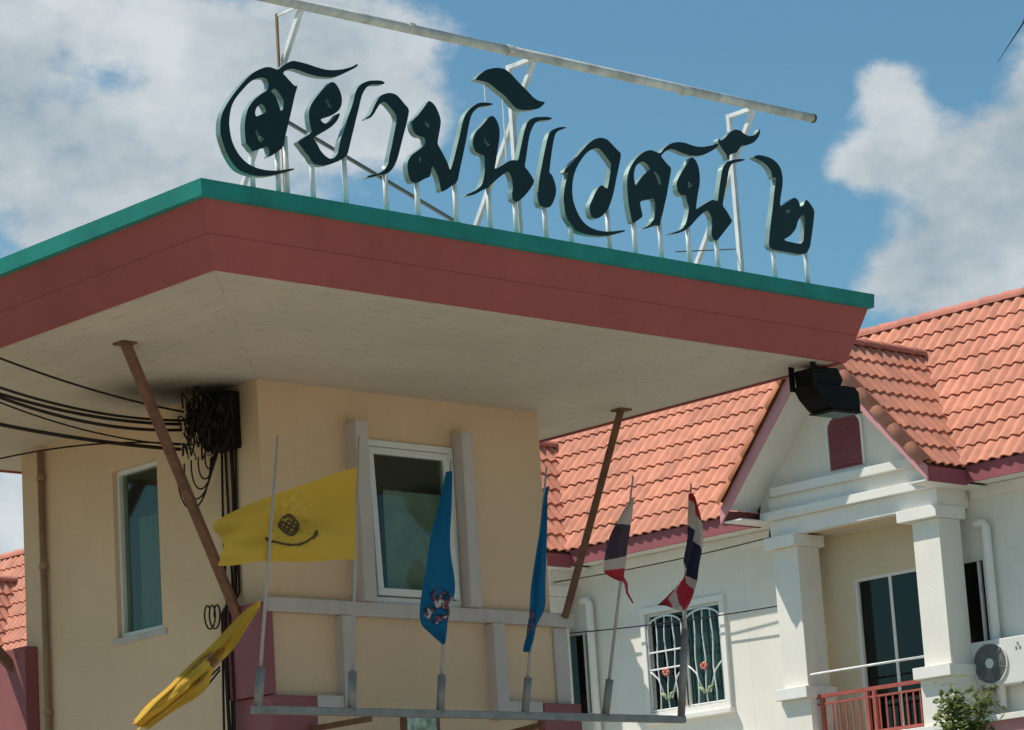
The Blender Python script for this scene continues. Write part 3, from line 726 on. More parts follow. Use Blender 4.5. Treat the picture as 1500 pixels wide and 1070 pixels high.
trim('pier', 12.04, 12.145, Y0 - 0.055, Y0 + 0.335, 3.725, 4.33, m=M_PIER)
trim('pier', 12.03, 12.30, 18.09, 18.46, 0.12, 4.395, m=M_PIER)

# conduit on the side wall
p = MB().tube([(X0 - .035, 17.935, 0.2), (X0 - .035, 17.935, 5.80)], 0.025, 10)
pipe = mk('drain_pipe', p, M_PIPE, gate, smooth=True)
for z in (3.9, 4.95, 5.6):
    mk('pipe_clamp', MB().tube([(X0 - .035, 17.935, z - .02), (X0 - .035, 17.935, z + .02)], 0.033, 10), M_PIPE, pipe)

# steel braces between the piers and the overhang
for a, b, s in (((10.726, 14.92, 5.835), (12.035, 15.60, 4.28), 0.060), ((15.196, 15.05, 5.835), (14.75, 15.32, 4.33), 0.058), ((10.80, 18.80, 5.835), (12.06, 18.28, 4.25), 0.085)):
    br = mk('brace', MB().bar(a, b, s, s * 0.8), M_RUST, gate, bevel=0.006)
    mk('base_plate', MB().box(a[0] - .055, a[0] + .055, a[1] - .055, a[1] + .055, 5.820, 5.8315), M_RUST, br)

# roof
A = (10.069, 13.133)
XR, YB = 15.485, 18.86
roof_mb = MB().box(A[0] + .06, XR - .05, A[1] + .06, YB - .05, 5.86, 6.238).box(A[0] - .16, XR - .04, A[1] - .16, YB - .04, 6.19, 6.2385)
roof = mk('roof', roof_mb, M_DECK, gate)


def prof(t):   # 0 = soffit edge, 1 = underside of the flashing
    return 0.198 * t, ZS - 0.012 + 0.345 * t


def fascia_ring(o0, z0, o1, z1, th):
    """front, left, back and right boards of the battered fascia as separate boards"""
    fl0, fl1 = (A[0] - o0, A[1] - o0, z0), (A[0] - o1, A[1] - o1, z1)
    fr0, fr1 = (XR + .04 * o0 / .2, A[1] - o0, z0), (XR + .04 * o1 / .2, A[1] - o1, z1)
    bl0, bl1 = (A[0] - o0, YB + o0 * .3, z0), (A[0] - o1, YB + o1 * .3, z1)
    br0, br1 = (XR + .04 * o0 / .2, YB + o0 * .3, z0), (XR + .04 * o1 / .2, YB + o1 * .3, z1)
    rings = []
    for (p0, p1, q0, q1, n) in ((fl0, fl1, fr0, fr1, Vector((0, 1, 0))), (bl0, bl1, fl0, fl1, Vector((1, 0, 0))),
                                (br0, br1, bl0, bl1, Vector((0, -1, 0))), (fr0, fr1, br0, br1, Vector((-1, 0, 0)))):
        m_ = MB()
        q = [Vector(p0), Vector(q0), Vector(q1), Vector(p1)]
        m_.hexa(q, [k + Vector((th if k.x < 12 else -th, th if k.y < 15 else -th, 0)) for k in q])
        rings.append(m_)
    return rings


o0, z0 = prof(0.0)
om, zm = prof(0.50)
o1, z1 = prof(1.0)
for m_ in fascia_ring(o0, z0, om, zm - .001, 0.03):
    mk('fascia_board', m_, M_FASCIA, roof)
for m_ in fascia_ring(om + .002, zm + .001, o1 + .002, z1, 0.035):
    mk('fascia_board', m_, M_FASCIA, roof)
for m_ in fascia_ring(0.246, z1 - .004, 0.258, 6.254, 0.30):
    mk('roof_flashing', m_, M_GREEN, roof)


def board(pts2, along):
    """one soffit board, pts2 = four plan corners; UV in metres along / across"""
    mb_ = MB().hexa([(x, y, ZS) for x, y in pts2], [(x, y, ZS + .02) for x, y in pts2])
    cx = [p[1 - along] for p in pts2]
    v0 = min(cx)
    k = board.n
    board.n += 1
    uv = [(p[along] + (k * 0.61803 % 1) * 0.7 + 3, (p[1 - along] - v0) + 0.152 * k) for p in pts2] * 2
    me = mesh_from('soffit_board', mb_, M_SOFFIT, uvf=uv, base=ORIGIN[gate.name])
    o = bpy.data.objects.new('soffit_board', me)
    COL.objects.link(o)
    o.parent = roof
    return o


board.n = 0
PITCH, GAP = 0.152, 0.0012
r = (X0 - A[0]) / (Y0 - A[1])
n = 15
for i in range(n):
    ya, yb = A[1] + .005 + PITCH * i, A[1] + .005 + PITCH * (i + 1) - GAP
    board([(A[0] + (ya - A[1]) * r + .0008, ya), (XR - .01, ya), (XR - .01, yb), (A[0] + (yb - A[1]) * r + .0008, yb)], 0)
n = 14
px = (X0 - A[0]) / n
for i in range(n):
    xa, xb = A[0] + .005 + px * i, A[0] + .005 + px * (i + 1) - GAP
    board([(xa, A[1] + (xa - A[0]) / r + .0008), (xa, YB), (xb, YB), (xb, A[1] + (xb - A[0]) / r + .0008)], 1)
for i in range(5):
    xa, xb = X1 + .004 + .155 * i, X1 + .004 + .155 * (i + 1) - GAP
    board([(xa, Y0 + .003), (xb, Y0 + .003), (xb, YB), (xa, YB)], 1)
for i in range(4):
    ya = Y1 + .004 + .152 * i
    board([(X0 + .003, ya), (X1 - .003, ya), (X1 - .003, ya + .149), (X0 + .003, ya + .149)], 0)

# ------------------------------------------------------------------ roof sign
def chaikin(pts, it=1):
    for _ in range(it):
        q = []
        for i in range(len(pts)):
            a, b = pts[i], pts[(i + 1) % len(pts)]
            q.append((a[0] * .78 + b[0] * .22, a[1] * .78 + b[1] * .22))
            q.append((a[0] * .22 + b[0] * .78, a[1] * .22 + b[1] * .78))
        pts = q
    return pts


YS, ZR, DEPTH = 12.93, 6.24, 0.042


def letter_meshes(shape, cx):
    cu_ = bpy.data.curves.new('outline', 'CURVE')
    cu_.dimensions = '2D'
    cu_.fill_mode = 'BOTH'
    cu_.extrude = DEPTH / 2
    for lp in shape:
        pts = chaikin(lp)
        sp = cu_.splines.new('POLY')
        sp.points.add(len(pts) - 1)
        for p_, q_ in zip(sp.points, pts):
            p_.co = (q_[0], q_[1], 0, 1)
        sp.use_cyclic_u = True
    tmp = bpy.data.objects.new('outline', cu_)
    COL.objects.link(tmp)
    dg = bpy.context.evaluated_depsgraph_get()
    me = bpy.data.meshes.new_from_object(tmp.evaluated_get(dg))
    bpy.data.objects.remove(tmp)
    body = bmesh.new()
    for p_ in me.polygons:
        vs_ = [me.vertices[i].co for i in p_.vertices]
        f_ = body.faces.new([body.verts.new(v) for v in vs_])
        f_.material_index = 0 if abs(p_.normal.z) > 0.5 else 1
    bpy.data.meshes.remove(me)
    bpy.data.curves.remove(cu_)
    bmesh.ops.remove_doubles(body, verts=body.verts, dist=0.0002)
    for v in body.verts:
        v.co = Vector((v.co.x, -v.co.z, v.co.y))
    bmesh.ops.recalc_face_normals(body, faces=body.faces)
    out_ = bpy.data.meshes.new('letter_body')
    body.to_mesh(out_)
    body.free()
    out_.materials.append(M_LETTER)
    out_.materials.append(M_RETURN)
    return out_


LAB = {'so': ('ส', 'large swirling Thai letter ส with a long top flourish, leftmost on the roof sign'),
       'yo': ('ย', 'Thai letter ย with an open curl, second on the roof sign'),
       'aa': ('า', 'slim hooked Thai vowel า on a single post, right after ย'),
       'mo': ('ม', 'Thai letter ม with two dark heads on the left, before the wave mark'),
       'ni': ('นิ', 'Thai letter นิ with a thick wave mark above it, middle of the roof sign'),
       'e': ('เ', 'narrow upright Thai vowel เ with one round foot'),
       'wo': ('ว', 'large round open Thai letter ว, right of the narrow vowel'),
       'so2': ('ศ', 'Thai letter ศ with a wavy flourish running off its top right'),
       'nk': ('น์', 'Thai letter น์ with a small horned mark above, before the numeral'),
       'two': ('๒', 'Thai numeral ๒ standing at the right end of the roof sign')}
for key, (cx, shapes, posts) in LETTERS.items():
    t = empty('sign_letter', (cx, YS + DEPTH / 2, ZR), 'dark green ' + LAB[key][1], 'sign letter', 'letters of the roof sign')
    for sh in shapes:
        lo = bpy.data.objects.new('letter_body' if sh is shapes[0] else 'vowel_mark', letter_meshes(sh, cx))
        COL.objects.link(lo)
        lo.parent = t
    for (u, v) in posts:
        mk('post', MB().tube([(cx + u, YS + .03, ZR), (cx + u, YS + .03, ZR + v + .05)], 0.0155, 8), M_STEELW, t, smooth=True)
        mk('foot_plate', MB().box(cx + u - .05, cx + u + .05, YS - .005, YS + .085, ZR - .001, ZR + .008), M_STEELW, t)
    if key == 'ni':
        for du_, za, zb in ((-0.125, 0.82, 1.05), (0.02, 0.50, 1.02)):
            mk('tie_rod', MB().tube([(cx + du_, YS + .05, ZR + za), (cx + du_, YS + .05, ZR + zb)], 0.006, 6), M_STEELW, t)

fr = empty('sign_light_frame', (12.45, 13.1, ZR), 'long weathered white steel bar on angled brackets above the sign letters', 'sign frame')
YBEAM, ZBEAM = 12.985, 7.475
bm_ = MB().tube([(10.35, YBEAM, ZBEAM - .012), (12.35, YBEAM, ZBEAM)], 0.031, 12)
beam = mk('light_bar', bm_, M_BEAM, fr, smooth=True)
mk('light_bar', MB().tube([(12.352, YBEAM, ZBEAM), (15.17, YBEAM, ZBEAM + .010)], 0.031, 12), M_BEAM, fr, smooth=True)
for x in (11.53, 12.352, 13.9):
    mk('bar_joint', MB().tube([(x - .025, YBEAM, ZBEAM), (x + .025, YBEAM, ZBEAM)], 0.036, 12), M_BEAM, beam)
mk('end_cap', MB().tube([(15.17, YBEAM, ZBEAM + .010), (15.19, YBEAM, ZBEAM + .010)], 0.033, 12), M_RUST, beam)
for x in (10.671, 12.539, 14.565):
    m_ = MB().bar((x, 13.2, ZR), (x, 13.2, 7.47), 0.03 if x > 11 else 0.014)
    mk('upright', m_, M_STEELW if x > 11 else M_PIPE, fr)
    mk('arm', MB().bar((x, 13.185, 7.455), (x, YBEAM, 7.455), 0.028 if x > 11 else 0.014), M_STEELW, fr)
    mk('strut', MB().bar((x + .03, 13.82, ZR), (x + .03, YBEAM + .02, 7.45), 0.03), M_STEELW, fr)
mk('stay', MB().bar((10.70, 13.27, 6.86), (12.50, 13.27, 6.25), 0.018), M_GREYPOLE, fr)
mk('stay', MB().bar((14.56, 13.22, 6.53), (14.15, 13.4, 6.5), 0.007), M_GREYPOLE, fr)

# ------------------------------------------------------------------ floodlight under the roof corner
fl = empty('floodlight', (15.5, 13.33, 5.5), 'black floodlight hanging under the right corner of the red fascia', 'floodlight')


def prism(poly, y0, y1):
    return MB().hexa([(x, y0, z) for x, z in poly], [(x, y1, z) for x, z in poly])


mk('bracket', prism([(15.26, 5.832), (15.30, 5.832), (15.30, 5.66), (15.26, 5.66)], 13.25, 13.268), M_BLACK, fl)
mk('bracket', prism([(15.26, 5.832), (15.30, 5.832), (15.30, 5.66), (15.26, 5.66)], 13.452, 13.47), M_BLACK, fl)
mk('ballast_box', prism([(15.29, 5.80), (15.55, 5.82), (15.60, 5.74), (15.57, 5.69), (15.30, 5.67)], 13.27, 13.45), M_BLACK, fl, bevel=0.012)
head = mk('lamp_head', prism([(15.27, 5.685), (15.55, 5.695), (15.69, 5.695), (15.735, 5.66), (15.735, 5.525), (15.43, 5.52), (15.33, 5.60)], 13.25, 13.46), M_BLACK, fl, bevel=0.015)
mk('visor', prism([(15.43, 5.518), (15.738, 5.523), (15.74, 5.513), (15.428, 5.508)], 13.245, 13.465), M_BLACK, head)
mk('lens', prism([(15.46, 5.507), (15.71, 5.512), (15.71, 5.508), (15.46, 5.503)], 13.27, 13.44), M_GLASSD, head)

# ------------------------------------------------------------------ cable box, cables
jb = empty('cable_box', (12.04, 15.86, 5.38), 'sooty black cable box in a tangle of wires under the soffit', 'cable box')
mk('enclosure', MB().box(11.985, 12.138, 15.60, 15.82, 5.40, 5.79), M_BLACK, jb, bevel=0.012)
mk('door', MB().box(11.972, 11.983, 15.615, 15.805, 5.415, 5.775), M_BLACK, jb, bevel=0.004)
random.seed(3)
tg = MB()
for i in range(190):
    c = Vector((12.0 + random.uniform(-.13, .06), 15.80 + random.gauss(0, .10), 5.60 + random.gauss(0, .085)))
    rr = random.uniform(.02, .08)
    a0, tilt = random.uniform(0, 6.28), random.uniform(-.6, .6)
    pts = [c + Vector((rr * .5 * math.sin(a * 1.3 + tilt), rr * math.cos(a), rr * math.sin(a))) for a in [a0 + k * .5 for k in range(random.randint(7, 13))]]
    tg.tube(pts, random.uniform(.003, .008), 5)
mk('wire_tangle', tg, M_CABLE, jb, kind='stuff', smooth=True)
for i in range(5):
    c = Vector((12.02, 15.86 + .05 * i - .08, 5.40 - .01 * i))
    wd, dp = .07 + .03 * i, .12 + .05 * i
    pts = [c + Vector((-.02 * math.sin(a), wd * math.cos(a), -dp * abs(math.sin(a)))) for a in [math.pi * k / 12 for k in range(13)]]
    mk('hanging_loop', MB().tube(pts, .006, 6), M_CABLE, jb, smooth=True)
for i, y in enumerate((15.66, 15.70, 15.755, 15.80)):
    pts = [(12.125 - .006 * (i % 2) - (0.095 if z < 4.36 and y < 15.76 else 0), y + .012 * math.sin(z * 3 + i * 2) + .05 * (5.4 - z) / 5, z) for z in [5.42 - k * .14 for k in range(38)]]
    mk('dropped_cable', MB().tube(pts, .009 if i != 1 else .014, 6), M_CABLE, jb, smooth=True)
pts = [Vector((12.08, 15.86 + .045 * math.cos(a), 4.30 + .08 * math.sin(a))) + Vector((-.01 * a / 3, .004 * a, 0)) for a in [k * .45 for k in range(34)]]
mk('cable_coil', MB().tube(pts, .006, 6), M_CABLE, jb, smooth=True)
mk('loose_end', MB().tube([(12.0, 15.76, 3.95), (11.97, 15.82, 3.90), (11.95, 15.90, 3.87), (11.94, 15.96, 3.89)], .007, 6), M_CABLE, jb, smooth=True)
mk('loose_end', MB().tube([(12.0, 15.76, 3.93), (11.96, 15.83, 3.85), (11.94, 15.86, 3.81)], .007, 6), M_CABLE, jb, smooth=True)

CAB = [((12.0, 16.05, 5.72), (9.781, 14.884, 5.629), .03, .009, 'topmost black cable running from the cable box past the brown brace'),
       ((12.0, 16.05, 5.66), (9.798, 14.918, 5.457), .05, .011, 'second black cable from the top in the bundle left of the cable box'),
       ((12.0, 16.08, 5.64), (9.802, 14.925, 5.42), .045, .013, 'third thick black cable in the bundle left of the cable box'),
       ((12.0, 16.08, 5.60), (9.805, 14.930, 5.40), .06, .013, 'fourth sagging black cable in the bundle left of the cable box'),
       ((12.0, 16.10, 5.50), (9.807, 14.936, 5.37), .05, .007, 'thin fifth cable that droops below the black bundle'),
       ((12.0, 16.10, 5.47), (9.82, 14.962, 5.242), .02, .015, 'thickest single black cable running low over the narrow window'),
       ((12.05, 16.02, 5.49), (9.84, 15.002, 5.042), -.05, .007, 'lowest thin cable crossing in front of the brown drain pipe')]
for a, b, sag, rad, lab in CAB:
    a, b = Vector(a), Vector(b)
    far = b + (b - a) * 3.0
    far.z = b.z + (b.z - a.z) * .4 + .5
    pts = curve_pts(a, b, sag, 12) + [b.lerp(far, t / 6) - Vector((0, 0, .35 * (t / 6) * (1 - t / 6))) for t in range(1, 7)]
    o = MB().tube(pts, rad * .82, 6)
    mk('cable', o, M_CABLE, None, lab, 'cable', 'cables left of the cable box', smooth=True)
up = empty('utility_pole', (2.9, 11.5, 0), 'concrete utility pole carrying the black cables', 'pole')
mk('shaft', MB().tube([(2.9, 11.5, 0), (2.9, 11.5, 8.0)], [.16, .11], 10), M_PAVE, up)
mk('crossarm', MB().bar((2.5, 12.2, 6.0), (3.3, 10.8, 6.0), .08), M_RUST, up)

# ------------------------------------------------------------------ flag rail and flags
YF = 14.713
rail = empty('flag_rail', (13.36, YF, 3.5), 'grey steel flag rail on arms in front of the gatehouse', 'flag rail')
mk('rail', MB().bar((11.44, YF, 3.535), (15.26, YF, 3.545), 0.05), M_GREYPOLE, rail, bevel=0.006)
mk('arm', MB().bar((12.40, YF + .02, 3.50), (12.40, Y0 - .01, 3.50), 0.035), M_RUST, rail)
mk('arm', MB().bar((13.92, YF + .02, 3.49), (13.92, Y0 - .01, 3.45), 0.035), M_RUST, rail)
for x, z, ln, a in POLES:
    d = Vector((0, -math.sin(a), math.cos(a)))
    b = Vector((x, YF, z + .01))
    L = .62 if x > 15 else .25
    mk('socket', MB().tube([b, b + d * L], .028, 10), M_GREYPOLE, rail, smooth=True)

C_Y = (0.68, 0.43, 0.065)
C_B = (0.010, 0.13, 0.27)
M_YEL = stripe_mat('yellow_flag_cloth', [(0, C_Y), (1, C_Y)], trans=0.35)
M_YEL2 = stripe_mat('yellow_flag_cloth_faded', [(0, C_Y), (1, C_Y)], trans=0.35, patch=((0.55, 0.50, 0.42, 0.16), [(.36, .17, .10), (.56, .38, .04), (.42, .22, .12)]))
M_BLU = stripe_mat('blue_flag_cloth', [(0, C_B), (1, C_B)], trans=0.3, patch=((0.55, 0.61, 0.5, 0.10), [C_B, (.012, .05, .11), (.22, .08, .09), (.46, .48, .47)]))
M_BLU2 = stripe_mat('blue_flag_cloth_narrow', [(0, C_B), (1, C_B)], trans=0.3, patch=((0.2, 0.66, 0.5, 0.12), [(.03, .05, .12), (.25, .12, .12), C_B, (.10, .05, .08)]))
C_W, C_N, C_R = (0.52, 0.43, 0.37), (0.030, 0.028, 0.055), (0.42, 0.035, 0.05)
M_TH1 = stripe_mat('striped_flag_cloth', [(0, C_W), (0.27, (0.075, 0.05, 0.07)), (0.62, C_W), (0.79, C_R)], trans=0.3)
M_TH2 = stripe_mat('striped_flag_cloth_twisted', [(0, C_R), (0.06, C_W), (0.25, C_N), (0.5, C_W), (0.58, C_R), (0.74, C_W), (0.83, C_R), (0.93, C_N)], trans=0.3)


def resample(e, n):
    e = [Vector(p) for p in e]
    m_ = len(e) - 1
    out = []
    for i in range(n + 1):
        t = i / n * m_
        k = min(int(t), m_ - 1)
        s = t - k
        p0, p1, p2, p3 = e[max(k - 1, 0)], e[k], e[k + 1], e[min(k + 2, m_)]
        out.append(0.5 * ((2 * p1) + (p2 - p0) * s + (2 * p0 - 5 * p1 + 4 * p2 - p3) * s * s + (3 * p1 - p0 - 3 * p2 + p3) * s ** 3))
    return out


def cloth(e0, e1, amp, waves, seed, nl=42, nw=16, skew=0.0, pinned=None, front=0.0):
    """Cloth stretched between two edge lines, folded along its length."""
    rnd = random.Random(seed)
    ph = [rnd.uniform(0, 6.28) for _ in range(3)]
    a, b = resample(e0, nl), resample(e1, nl)
    mb_, uv = MB(), []

    def surf(u, t):
        f = t * nl
        k = min(int(f), nl - 1)
        s = f - k
        p0, p1 = a[k].lerp(a[k + 1], s), b[k].lerp(b[k + 1], s)
        p_ = p0.lerp(p1, u)
        g_ = 1.0
        if pinned == 'start':
            g_ = min(1, t * 3)
        elif pinned == 'e1':
            g_ = (1 - u)
        y = amp * g_ * (math.sin(u * waves * 6.28 + ph[0] + t * 2.0) + 0.5 * math.sin(u * waves * 11 + ph[1] - t * 5) + 0.16 * math.sin(u * waves * 27 + t * 11 + ph[2]) + 0.12 * math.sin(t * 23 + u * 9 + ph[0]) + 0.35 * math.sin(t * 9 + ph[2] + u * 3))
        return p_ + Vector((0.25 * y - front * .94, y - front, 0.1 * y - front * .29))
    for i in range(nl + 1):
        for j in range(nw + 1):
            mb_.v.append(surf(j / nw, i / nl))
            uv.append((j / nw, i / nl + skew * (j / nw)))
    for i in range(nl):
        for j in range(nw):
            o = i * (nw + 1) + j
            mb_.f.append((o, o + 1, o + nw + 2, o + nw + 1))
    return mb_, uv, surf


FLAB = {'droop': 'rolled-up yellow flag blown down to the left, on the leftmost pole',
        'yellow': 'outspread yellow flag with a brown emblem in front of the gatehouse window',
        'blue': 'broad blue flag with white and red emblem hanging before the window frame',
        'blue2': 'narrow folded blue flag at the right corner of the gatehouse',
        'thai': 'limp red, white and dark striped flag with a torn red tail',
        'thai2': 'twisted red, white and navy striped flag, rightmost on the rail'}
FMAT = {'droop': M_YEL2, 'yellow': M_YEL, 'blue': M_BLU, 'blue2': M_BLU2, 'thai': M_TH1, 'thai2': M_TH2}
FPAR = {'droop': (0.05, 1.7, 4, 0.0, 'start'), 'yellow': (0.05, 0.8, 2, 0.0, 'start'), 'blue': (0.03, 1.2, 8, 0.0, 'e1'), 'blue2': (0.03, 1.3, 5, 0.0, 'e1'),
        'thai': (0.025, 1.3, 6, 0.05, 'e1'), 'thai2': (0.03, 1.2, 9, -0.12, None)}
M_EMB = mat('printed_brown_emblem', (0.10, 0.055, 0.02), 0.8, var=0.3, scale=30)
M_EMB2 = mat('printed_faded_emblem', (0.57, 0.35, 0.04), 0.8, var=0.2, scale=30)
M_TAIL = mat('torn_red_cloth', (0.42, 0.05, 0.06), 0.8, var=0.25, scale=20, trans=0.3)
for key, (pi_, e0, e1) in FLAGS.items():
    x, z, ln, a = POLES[pi_]
    d = Vector((0, -math.sin(a), math.cos(a)))
    b = Vector((x, YF, z + .03))
    t = empty('flag', b, FLAB[key], 'flag', 'flags on the rail')
    mk('pole', MB().tube([b, b + d * ln * .6, b + d * ln], [.012, .010, .006], 8), M_POLE, t, smooth=True)
    amp, wv, sd, sk, pin = FPAR[key]
    c_mb, uv, surf = cloth(e0, e1, amp, wv, sd, skew=sk, pinned=pin, front=0.0 if key in ('yellow', 'droop') else 0.03 + amp)
    cl = mk('cloth', c_mb, FMAT[key], t, smooth=True, uvf=uv)
    if key == 'yellow':
        # printed emblem: faint halo, dark diamond cypher, crest and ribbon arc, laid on the cloth in small facets
        def print_on(name, inside, ext, m_, off, st=0.006):
            q = MB()
            nn = int(ext / st)
            for i_ in range(-nn, nn):
                for j_ in range(-nn, nn):
                    if not inside((i_ + .5) * st, (j_ + .5) * st):
                        continue
                    cs = [(i_ * st, j_ * st), ((i_ + 1) * st, j_ * st), ((i_ + 1) * st, (j_ + 1) * st), (i_ * st, (j_ + 1) * st)]
                    pts_ = [surf(0.52 - dz * 1.3 / 0.57, 0.44 - dx * 1.3 / 1.32) for dx, dz in cs]
                    nv = (pts_[1] - pts_[0]).cross(pts_[3] - pts_[0]).normalized() * off
                    for s_ in (1, -1):
                        q.add([p_ + nv * s_ for p_ in pts_], [(0, 1, 2, 3)])
            return mk(name, q, m_, cl, kind='stuff')

        def th_(x_, z_):
            return math.atan2(z_, x_)
        print_on('emblem_halo', lambda x_, z_: math.hypot(x_ / .12, (z_ - .05) / .15) < 1 + .12 * math.sin(th_(x_, z_ - .05) * 14) and z_ > -.06, .22, M_EMB2, .0015)
        print_on('emblem_cypher', lambda x_, z_: (abs(x_ / .066) ** 1.5 + abs((z_ - .012) / .072) ** 1.5 < 1) and not ((int((x_ + z_ + 5) * 55) % 2 == 0) and (int((x_ - z_ + 5) * 55) % 2 == 0) and abs(x_) + abs(z_ - .012) < .06), .10, M_EMB, .003)
        print_on('emblem_crest', lambda x_, z_: abs(x_) < .014 * (1 - (z_ - .085) / .075) and .085 < z_ < .16, .17, M_EMB2, .003)

        def ribbon(x_, z_):
            yy = -.115 + .055 * (x_ / .14) ** 2
            return abs(x_) < .15 and abs(z_ - yy) < .007 + (.008 if abs(abs(x_) - .135) < .014 else 0)
        print_on('emblem_ribbon', ribbon, .17, M_EMB, .003)
    if key == 'droop':
        f_mb, f_uv, _ = cloth([(Vector(a_) * .75 + Vector(b_) * .25) + Vector((-.02, -.05, .01)) for a_, b_ in zip(e0[3:], e1[3:])],
                              [(Vector(a_) * .1 + Vector(b_) * .9) + Vector((.01 + .05 * (k_ == 1), -.06, -.01)) for k_, (a_, b_) in enumerate(zip(e0[3:], e1[3:]))], .03, .8, 12)
        mk('folded_layer', f_mb, M_YEL, cl, smooth=True, uvf=f_uv)
    if key == 'thai':
        p0 = Vector(e1[-1])
        tl = MB()
        pts = [p0 + Vector(v) for v in ((-.02, 0, .03), (.02, -.01, -.03), (.05, .015, -.09), (.085, .0, -.16))]
        wds = [.03, .022, .016, .012]
        for k in range(3):
            tl.add([pts[k] - Vector((wds[k], 0, 0)), pts[k] + Vector((wds[k], .01, .01)), pts[k + 1] + Vector((wds[k + 1], .01, .01)), pts[k + 1] - Vector((wds[k + 1], 0, 0))], [(0, 1, 2, 3)])
        mk('torn_tail', tl, M_TAIL, cl)

# small framed board below the rail
bd = empty('notice_board', (13.07, 15.0, 3.0), 'small green and white board with brown posts below the flag rail', 'board')
mk('post', MB().bar((12.905, 15.0, 3.0), (12.905, 15.0, 3.60), .03), M_RUST, bd)
mk('post', MB().bar((13.20, 15.0, 3.0), (13.20, 15.0, 3.60), .03), M_RUST, bd)
mk('panel', MB().box(12.93, 13.185, 14.985, 15.0, 3.05, 3.545), stripe_mat('notice_print', [(0, (.1, .3, .2)), (1, (.1, .3, .2))], trans=0.0) if False else mat('notice_print', (.32, .42, .34), .6, var=0.75, scale=16), bd)

# ------------------------------------------------------------------ row houses
K, HROT = 1.15, 0.02825
HO = Vector((28.182, 23.095, 5.368))
HX = Vector((math.cos(HROT), math.sin(HROT), 0))
HY = Vector((-math.sin(HROT), math.cos(HROT), 0))
UNIT = 5.87

M_HW = mat('white_house_plaster', (0.765, 0.725, 0.655), 0.85, var=0.05, scale=1.4, bump=0.2, bscale=40, streak=0.025)
M_HW2 = mat('white_house_moulding', (0.79, 0.765, 0.72), 0.8, var=0.05, scale=2.5, streak=0.03)
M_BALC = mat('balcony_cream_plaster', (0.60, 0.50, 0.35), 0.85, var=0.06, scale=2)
M_PINK = mat('rose_bargeboard_paint', (0.60, 0.27, 0.285), 0.65, var=0.10, scale=3)
M_MAR = mat('maroon_fascia_paint', (0.30, 0.085, 0.10), 0.65, var=0.12, scale=3)
M_TILE = mat('salmon_roof_tile', (0.53, 0.215, 0.138), 0.8, var=0.17, scale=5, rand=0.12, streak=0.14, bump=0.15, bscale=70)
M_TILEV = mat('orange_verge_tile', (0.50, 0.19, 0.09), 0.75, var=0.14, scale=7, rand=0.08)
M_RIDGE = mat('terracotta_ridge_tile', (0.44, 0.16, 0.115), 0.75, var=0.14, scale=7, rand=0.10)
M_UNDER = mat('roof_underlay', (0.22, 0.085, 0.06), 0.9, var=0.1)
M_RAILR = mat('red_railing_paint', (0.36, 0.085, 0.065), 0.5, var=0.12)
M_GRILLE = mat('white_grille', (0.78, 0.80, 0.79), 0.5, var=0.05)
M_ROSE = mat('pink_grille_rose', (0.66, 0.24, 0.20), 0.6, var=0.1)
M_LEAFG = mat('green_grille_leaf', (0.30, 0.38, 0.22), 0.6, var=0.1)
M_GLASSH = glass('green_house_glass', (0.22, 0.55, 0.46), 0.35, 0.12)
M_GLASSK = glass('black_house_glass', (0.10, 0.11, 0.12), 0.5, 0.03)
M_AC = mat('aircon_white', (0.70, 0.69, 0.64), 0.5, var=0.04)
M_ACG = mat('aircon_grille', (0.22, 0.215, 0.20), 0.5, var=0.1)
M_ACF = mat('aircon_fan', (0.10, 0.10, 0.095), 0.5, var=0.1)

TW, TL_ = UNIT / 20, 0.355          # tile width, length (house units)
TH = math.atan(1.19)
TG = math.atan(1.15)
ROWS = 9
DXR = (1.97 - 0.177) / ROWS


def tile_mb():
    mb_ = MB()
    n_ = 12
    top0, top1 = [], []
    w_, l_ = TW * K, TL_ * K
    for i in range(n_ + 1):
        u = i / n_
        h = 0.034 * K * (0.5 - 0.5 * math.cos(u * 4 * math.pi)) ** 0.75
        top0.append((u * w_ * 1.02, 0.0, 0.028 * K + h))
        top1.append((u * w_ * 1.02, l_, h + 0.004))
    low = [(p[0], 0.004, p[2] - 0.019 * K) for p in top0]
    o = 0
    mb_.v = [Vector(p) for p in top0 + top1 + low]
    m_ = n_ + 1
    for i in range(n_):
        mb_.f.append((i, i + 1, m_ + i + 1, m_ + i))
        mb_.f.append((2 * m_ + i, 2 * m_ + i + 1, i + 1, i))
    mb_.f.append((0, m_, 2 * m_))
    mb_.f.append((n_, 3 * m_ - 1, 2 * m_ - 1))
    return mb_


TILE = tile_mb()
TILE_ME = mesh_from('tile', TILE, M_TILE, smooth=True)
try:
    TILE_ME.set_sharp_from_angle(angle=R(50))
except Exception:
    pass
ridge_ = MB()
for i in range(2):
    pass
seg = 7
for a_, (r_, y_) in enumerate(((0.085 * K, 0.0), (0.072 * K, 0.33 * K))):
    for k in range(seg + 1):
        an = math.pi * (-0.08 + 1.16 * k / seg)
        ridge_.v.append(Vector((r_ * math.cos(an) * 1.1, y_, r_ * math.sin(an))))
for k in range(seg):
    ridge_.f.append((k, k + 1, seg + 2 + k, seg + 1 + k))
inner = len(ridge_.v)
for k in range(seg + 1):
    an = math.pi * (-0.08 + 1.16 * k / seg)
    ridge_.v.append(Vector((0.064 * K * math.cos(an) * 1.1, 0.0, 0.064 * K * math.sin(an))))
for k in range(seg):
    ridge_.f.append((k + 1, k, inner + k, inner + k + 1))
RIDGE_ME = mesh_from('ridge_tile', ridge_, M_RIDGE, smooth=True)
VERGE_ME = mesh_from('verge_tile', ridge_, M_TILEV, smooth=True)
VERGE2_ME = mesh_from('verge_tile', ridge_, M_TILE, smooth=True)


